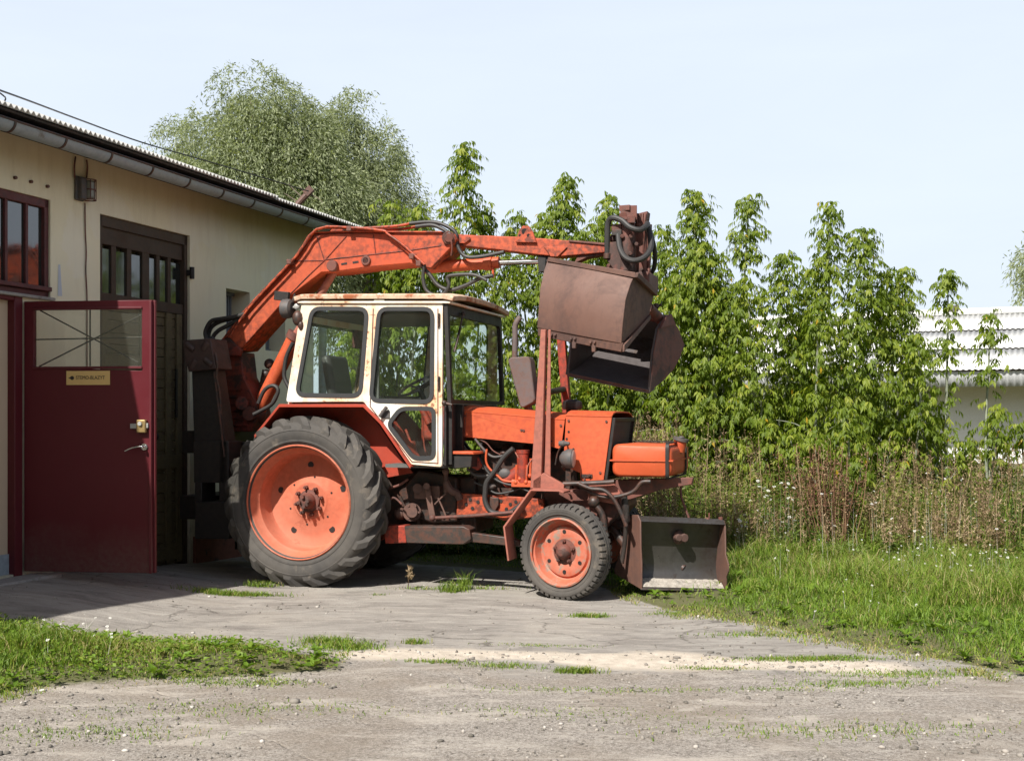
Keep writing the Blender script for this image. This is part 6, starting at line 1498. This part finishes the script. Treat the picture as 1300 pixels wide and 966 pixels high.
# white flowers
def flowers(n, px0, px1, py0, py1, y0, y1, r0, zmin, zmax, seed):
    rg = np.random.default_rng(seed); X, Y, Z, Rr = [], [], [], []; tries = 0
    while len(X) < n and tries < 20000:
        tries += 1; px, py, Yd = rg.uniform(px0, px1), rg.uniform(py0, py1), rg.uniform(y0, y1); z = EYE - (py - HOR) * Yd / F_PX; x = (px - 650) / F_PX * Yd
        if zmin < z - float(gz(x, Yd)) < zmax: X.append(x); Y.append(Yd); Z.append(z); Rr.append(r0 * rg.uniform(.5, 1.25))
    return [np.array(a) for a in (X, Y, Z, Rr)]
FL = [np.concatenate(a) for a in zip(flowers(60, 1120, 1300, 690, 745, 10.8, 13.2, .012, .08, .35, 1), flowers(60, 1040, 1300, 600, 690, 12.2, 14.2, .014, .25, 1.0, 2), flowers(20, 980, 1180, 650, 760, 10.5, 13.2, .010, .08, .4, 3), flowers(14, 5, 150, 775, 825, 7.2, 8.6, .010, .05, .2, 4), flowers(10, 1030, 1300, 740, 790, 9, 11, .012, .05, .18, 5), flowers(26, 925, 1010, 610, 670, 12.9, 13.8, .018, .3, 1.0, 6), flowers(12, 933, 950, 650, 685, 12.6, 13, .018, .2, .7, 7))]
FV, FF, FS, FT = [], [], [], []; c_ = 0
for X, Y, Z, r in zip(*FL):
    n = 9; nn = Vector((rng.normal(0, .3), -.5 + rng.normal(0, .25), 1)).normalized(); s = nn.orthogonal().normalized(); u_ = nn.cross(s)
    for k in range(n):
        a0, a1 = 2 * math.pi * (k - .38) / n, 2 * math.pi * (k + .38) / n; c = Vector((X, Y, Z)); o = rng.normal(0, .12)
        FV += [tuple(c + (s * math.cos((a0 + a1) / 2) + u_ * math.sin((a0 + a1) / 2)) * r * .15), tuple(c + (s * math.cos(a0) + u_ * math.sin(a0)) * r + nn * r * o), tuple(c + (s * math.cos(a1) + u_ * math.sin(a1)) * r + nn * r * o)]
        FF += [c_, c_ + 1, c_ + 2]; FS.append(3); FT += [rng.random()] * 3; c_ += 3
    w = Vector((.0016, 0, 0)); b_ = Vector((X + rng.normal(0, .02), Y + rng.normal(0, .02), float(gz(X, Y)))); c = Vector((X, Y, Z))
    FV += [tuple(b_ - w), tuple(b_ + w), tuple(c)]; FF += [c_, c_ + 1, c_ + 2]; FS.append(3); FT += [.0] * 3; c_ += 3
fo_ = np_mesh('wildflowers', FV, FF, FS, M['petal'], None, {'tone': ('POINT', FT)})
tag(fo_, 'small white wildflowers dotted through grass and weeds', 'wildflowers', kind='stuff')
# single dry weed stalk between the wheels
X, Y = gp_px(518, 748); ws = empty('weed_stalk', (X, Y, float(gz(X, Y)))); tag(ws, 'single dry tan weed stalk on the yard edge between the two near wheels', 'weed')
mb = MB(); mb.tube([(0, 0, -.02), (.005, 0, .08), (.02, 0, .19)], .005, 6, 4, .003); o_ = mb.build('stem', M['dry'], ws, 60); a_ = o_.data.attributes.new('tone', 'FLOAT', 'POINT')
n = 130; P = np.stack([rng.normal(.018, .012, n), rng.normal(0, .012, n), rng.uniform(.08, .20, n)], 1); a = rng.uniform(0, 2 * np.pi, n); L = rng.uniform(.015, .035, n)
leaves_mesh('seed_head', P, np.stack([np.cos(a) * .6, np.sin(a) * .6, np.ones(n)], 1), rng.normal(0, 1, (n, 3)), L, L * .5, rng.uniform(.5, 1, n), M['dry'], ws)

# loose stones
t = NT('loose_stones'); a_ = t.attr('tone'); t.pbr(t.ramp(a_, [(0, (.11, .10, .085, 1)), (.85, (.33, .30, .265, 1)), (1, (.54, .51, .47, 1))]), .9); M['stone'] = t.m
ico = [np.array(v) for v in [(0, 0, 1), (.89, 0, .45), (.28, .85, .45), (-.72, .53, .45), (-.72, -.53, .45), (.28, -.85, .45), (.72, .53, -.45), (-.28, .85, -.45), (-.89, 0, -.45), (-.28, -.85, -.45), (.72, -.53, -.45), (0, 0, -1)]]
ict = [(0, 1, 2), (0, 2, 3), (0, 3, 4), (0, 4, 5), (0, 5, 1), (1, 6, 2), (2, 7, 3), (3, 8, 4), (4, 9, 5), (5, 10, 1), (2, 6, 7), (3, 7, 8), (4, 8, 9), (5, 9, 10), (1, 10, 6), (6, 11, 7), (7, 11, 8), (8, 11, 9), (9, 11, 10), (10, 11, 6)]
x, y = scatter(26000, -4.5, 4.5, 4.7, 11.5)
p = np.where(y < 7.9, .9, .22) * (y < edge_y(x) + .1) * sst((vnoise(x, y * 1.6, 1.5, 91) * .6 + vnoise(x, y, 6, 92) * .4 - .38) / .3); k = (rng.random(len(x)) < p) & (dist_poly(MOUND, x, y) < .05); x, y = x[k], y[k]; N = len(x)
r = .0035 + .013 * rng.random(N) ** 4.0 + .016 * (rng.random(N) < .006); sc_ = rng.uniform(.6, 1.3, (N, 1, 3)) * [1, 1, .65]; jit = rng.uniform(.75, 1.2, (N, 12, 1))
V = np.array(ico)[None] * jit * sc_ * r[:, None, None] + np.stack([x, y, gz(x, y) + r * .25], 1)[:, None]
F = (np.arange(N)[:, None, None] * 12 + np.array(ict)[None]).reshape(-1)
so_ = np_mesh('gravel', V.reshape(-1, 3), F, [3] * (20 * N), M['stone'], None, {'tone': ('POINT', np.repeat(rng.random(N) ** 1.3, 12))})
tag(so_, 'loose pale stones scattered on the yard', 'gravel', kind='stuff')

# ------------------------------------------------------------------ long white shed, pole, cables
SF = Frame(((1155 - 650) / F_PX * 38, 38, 0), R(-25))
shed = empty('long_shed', SF.O, R(-25)); tag(shed, 'long white shed with pale corrugated roof and ribbed fascia beyond the saplings', 'building')
M['shedwall'] = worn('white_render', (.74, .74, .74, 1), (.52, .52, .53, 1), .36, 1.2, .9, streak=.06, var=.05, edge=0)
M['shedroof'] = worn('white_corrugated_sheet', (.62, .62, .60, 1), (.40, .38, .35, 1), .42, .8, .6, streak=.35, var=.08, edge=0, soft=.2)
M['fascia'] = worn('grey_corrugated_fascia', (.46, .47, .48, 1), (.30, .31, .32, 1), .36, 1.5, .6, streak=.15, edge=0)
x0_, x1_ = -9.5, 26.0
b = MB(); b.bx(x0_ + .3, x1_ - .3, 1.9, 2.2, -.3, 3.4); b.bx(x0_ + .3, x0_ + .6, 2.2, 12, -.3, 3.4); b.bx(x1_ - .6, x1_ - .3, 2.2, 12, -.3, 3.4); b.bx(x0_ + .3, x1_ - .3, 12, 12.3, -.3, 3.4); b.build('wall', M['shedwall'], shed)
b = MB(); b.bx(x0_, x1_, .05, 1.9, 2.98, 3.02); b.build('soffit', plain('brown_soffit', (.26, .18, .14, 1), .8), shed)
ze, zr, yr = 3.02, 5.42, 7.4
for k in range(3):
    f0, f1 = k / 3, (k + 1) / 3 + .02
    corrugated('roof_sheets', x0_ - .2, x1_, -.15 + (yr + .15) * f0, ze + (zr - ze) * f0 + .02 - .012 * 0 + .05 * (k == 0) * 0 + .0 + .02 * (2 - k) * 0, -.15 + (yr + .15) * f1, ze + (zr - ze) * f1 - .04, M['shedroof'], shed, .18, .016, .01, 6)
corrugated('roof_sheets', x0_ - .2, x1_, 2 * yr + .15, ze, yr, zr, M['shedroof'], shed, .18, .016, .01, 6)
b = MB(); b.tube([(x0_ - .2, yr, zr + .06), (x1_, yr, zr + .06)], .15, 10, 0); b.build('ridge_cap', M['shedroof'], shed)
n = int((x1_ - x0_) / .20 * 6); sx = np.linspace(x0_, x1_, n + 1); wv = .02 * np.cos(sx / .20 * 2 * np.pi); m_ = n + 1
V = np.concatenate([np.stack([sx, wv - .0, np.full_like(sx, 2.52)], 1), np.stack([sx, wv - .0, np.full_like(sx, 3.0)], 1), np.stack([sx, wv + .03, np.full_like(sx, 2.52)], 1), np.stack([sx, wv + .03, np.full_like(sx, 3.0)], 1)])
i = np.arange(n); q_ = lambda *a: np.stack(a, 1)
F = np.concatenate([q_(i, i + 1, m_ + i + 1, m_ + i), q_(2 * m_ + i, 3 * m_ + i, 3 * m_ + i + 1, 2 * m_ + i + 1), q_(i, 2 * m_ + i, 2 * m_ + i + 1, i + 1)])
np_mesh('fascia', V, F.ravel(), [4] * len(F), M['fascia'], shed)
b = MB(); b.box((.75, yr, zr + .2), (.36, .3, .26)); b.build('roof_vent', M['darkgrey'], shed, bevel=.02)

def W3(px, py, Y): return Vector((0, 0, EYE)) + ray(px, py) * Y
pole = empty('utility_pole', (W3(362, 530, 21).x, 21, 0)); tag(pole, 'weathered brown leaning pole end with broken twigs above the roof edge', 'pole')
o = Vector(pole.location); b = MB(); b.tube([W3(330, 345, 21) - o - Vector((.6, 0, 2.6)), W3(352, 294, 21) - o, W3(375, 263, 21) - o, W3(394, 243, 21) - o], .055, 10, 2); b.box(tuple(W3(392, 243, 21) - o), (.16, .12, .12), Matrix.Rotation(R(-45), 4, 'Y')); b.build('post', M['rust'], pole)
b = MB()
for q in ([(385, 252), (372, 240), (366, 233)], [(392, 246), (404, 252), (410, 258)], [(380, 258), (368, 250), (360, 245)], [(388, 250), (384, 241), (379, 236)]): b.tube([W3(*p, 21) - o for p in q], .014, 6, 3, .005)
b.build('twigs', M['bark'], pole)
b = MB(); pts = [W3(-160, 62, 9), W3(0, 115, 11.5), W3(100, 152, 14.5), W3(180, 181, 16.5), W3(260, 204, 18.5), W3(392, 243, 20.9)]; b.tube(pts, .010, 6, 6); ca = b.build('overhead_cable', M['hose'], None, 60); tag(ca, 'black overhead cable sloping down across the sky to the leaning pole', 'cable')
b = MB(); b.tube([W3(-25, 100, 11), W3(2, 120, 11.6), W3(7, 125, 11.6), W3(5, 129, 11.6), W3(0, 128, 11.5), W3(-20, 120, 11)], .008, 6, 5); ca = b.build('cable_loop', M['hose'], None, 60); tag(ca, 'small loose loop of cable hanging by the sloping overhead cable', 'cable')

# unseen leaf screen added to block sky light and put green in gate panes
rg = np.random.default_rng(77); n = 16000
bx_ = rg.uniform(-34, 26, n); C = np.stack([bx_, -13 + rg.normal(0, 1.6, n), rg.uniform(.1, 1, n) * (8.2 + 2.4 * np.sin(bx_ * .55) + 1.2 * np.sin(bx_ * 1.7))], 1)
f_ = rg.random(2200); C2 = np.stack([17 + 9 * f_ + rg.normal(0, 1.2, 2200), 14 + 22 * f_ + rg.normal(0, 1.2, 2200), rg.uniform(.1, 1, 2200) * (4.6 + 1.2 * np.sin(f_ * 17))], 1); C = np.concatenate([C, C2]); n = len(C)
L = rg.uniform(.5, .9, n)
tr_ = leaves_mesh('sky_blocker_leaves', C, rg.normal(0, 1, (n, 3)) + [0, 0, -.4], rg.normal(0, 1, (n, 3)), L, L * .8, np.clip(rg.normal(.35, .2, n), 0, .9), M['herb'])
tag(tr_, 'unseen leaf screen added behind and beside the view to block sky light', 'trees', kind='stuff')

# ------------------------------------------------------------------ light, sky, camera
SUN_AZ = Vector((-.506, -.8625, 0)).normalized(); EL = R(46)
sun_dir = SUN_AZ * math.cos(EL) + Vector((0, 0, math.sin(EL)))
sl = bpy.data.lights.new('sun', 'SUN'); sl.energy = 5.0; sl.angle = R(.53); sl.color = (1, .955, .88)
so = bpy.data.objects.new('sun', sl); COL.objects.link(so); so.rotation_euler = sun_dir.to_track_quat('Z', 'Y').to_euler()
wd = bpy.data.worlds.new('World'); SC.world = wd; wd.use_nodes = True; nt = wd.node_tree; nt.nodes.clear()
ou = nt.nodes.new('ShaderNodeOutputWorld'); bg = nt.nodes.new('ShaderNodeBackground'); sk = nt.nodes.new('ShaderNodeTexSky')
sk.sky_type = 'NISHITA'; sk.sun_disc = False; sk.sun_elevation = EL; sk.sun_rotation = math.atan2(sun_dir.x, sun_dir.y); sk.air_density = 1.0; sk.dust_density = 3.0; sk.ozone_density = 1.6; sk.altitude = 100
# thin high cloud
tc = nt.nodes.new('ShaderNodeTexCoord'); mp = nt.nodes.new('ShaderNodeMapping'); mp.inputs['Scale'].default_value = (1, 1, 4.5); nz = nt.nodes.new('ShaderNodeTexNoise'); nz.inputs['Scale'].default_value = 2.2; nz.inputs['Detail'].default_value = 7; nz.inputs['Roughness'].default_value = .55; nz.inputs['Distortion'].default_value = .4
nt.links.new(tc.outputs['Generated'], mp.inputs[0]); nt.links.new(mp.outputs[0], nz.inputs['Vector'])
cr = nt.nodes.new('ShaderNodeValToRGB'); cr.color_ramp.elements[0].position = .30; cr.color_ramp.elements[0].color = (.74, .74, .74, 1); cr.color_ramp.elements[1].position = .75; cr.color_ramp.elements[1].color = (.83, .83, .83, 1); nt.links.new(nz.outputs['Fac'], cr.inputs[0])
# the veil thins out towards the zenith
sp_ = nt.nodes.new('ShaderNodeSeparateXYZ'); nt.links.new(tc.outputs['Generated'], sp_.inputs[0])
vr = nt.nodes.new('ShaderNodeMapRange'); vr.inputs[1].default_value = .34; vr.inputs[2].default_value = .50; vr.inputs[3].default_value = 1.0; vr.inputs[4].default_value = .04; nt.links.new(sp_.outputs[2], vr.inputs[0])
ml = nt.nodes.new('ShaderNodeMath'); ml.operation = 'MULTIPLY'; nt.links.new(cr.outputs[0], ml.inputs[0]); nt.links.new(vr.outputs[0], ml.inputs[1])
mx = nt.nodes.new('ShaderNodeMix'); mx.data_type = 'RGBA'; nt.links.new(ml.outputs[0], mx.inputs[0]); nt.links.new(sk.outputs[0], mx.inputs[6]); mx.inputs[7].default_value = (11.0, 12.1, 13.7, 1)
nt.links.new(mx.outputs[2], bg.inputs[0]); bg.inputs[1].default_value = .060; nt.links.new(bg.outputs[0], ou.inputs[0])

cd = bpy.data.cameras.new('camera'); cam = bpy.data.objects.new('camera', cd); COL.objects.link(cam); SC.camera = cam
cam.location = CAM; cam.rotation_euler = (R(90), 0, 0); cd.sensor_width = 36; cd.lens = F_PX / 1300 * 36; cd.shift_y = (HOR - 483) / 1300; cd.clip_start = .1; cd.clip_end = 3000
vs = SC.view_settings; vs.view_transform = 'Standard'; vs.look = 'None'; vs.exposure = 0.58; vs.gamma = 1; vs.use_curve_mapping = False
SC.cycles.max_bounces = 8; SC.cycles.transparent_max_bounces = 16; SC.cycles.caustics_reflective = False; SC.cycles.caustics_refractive = False
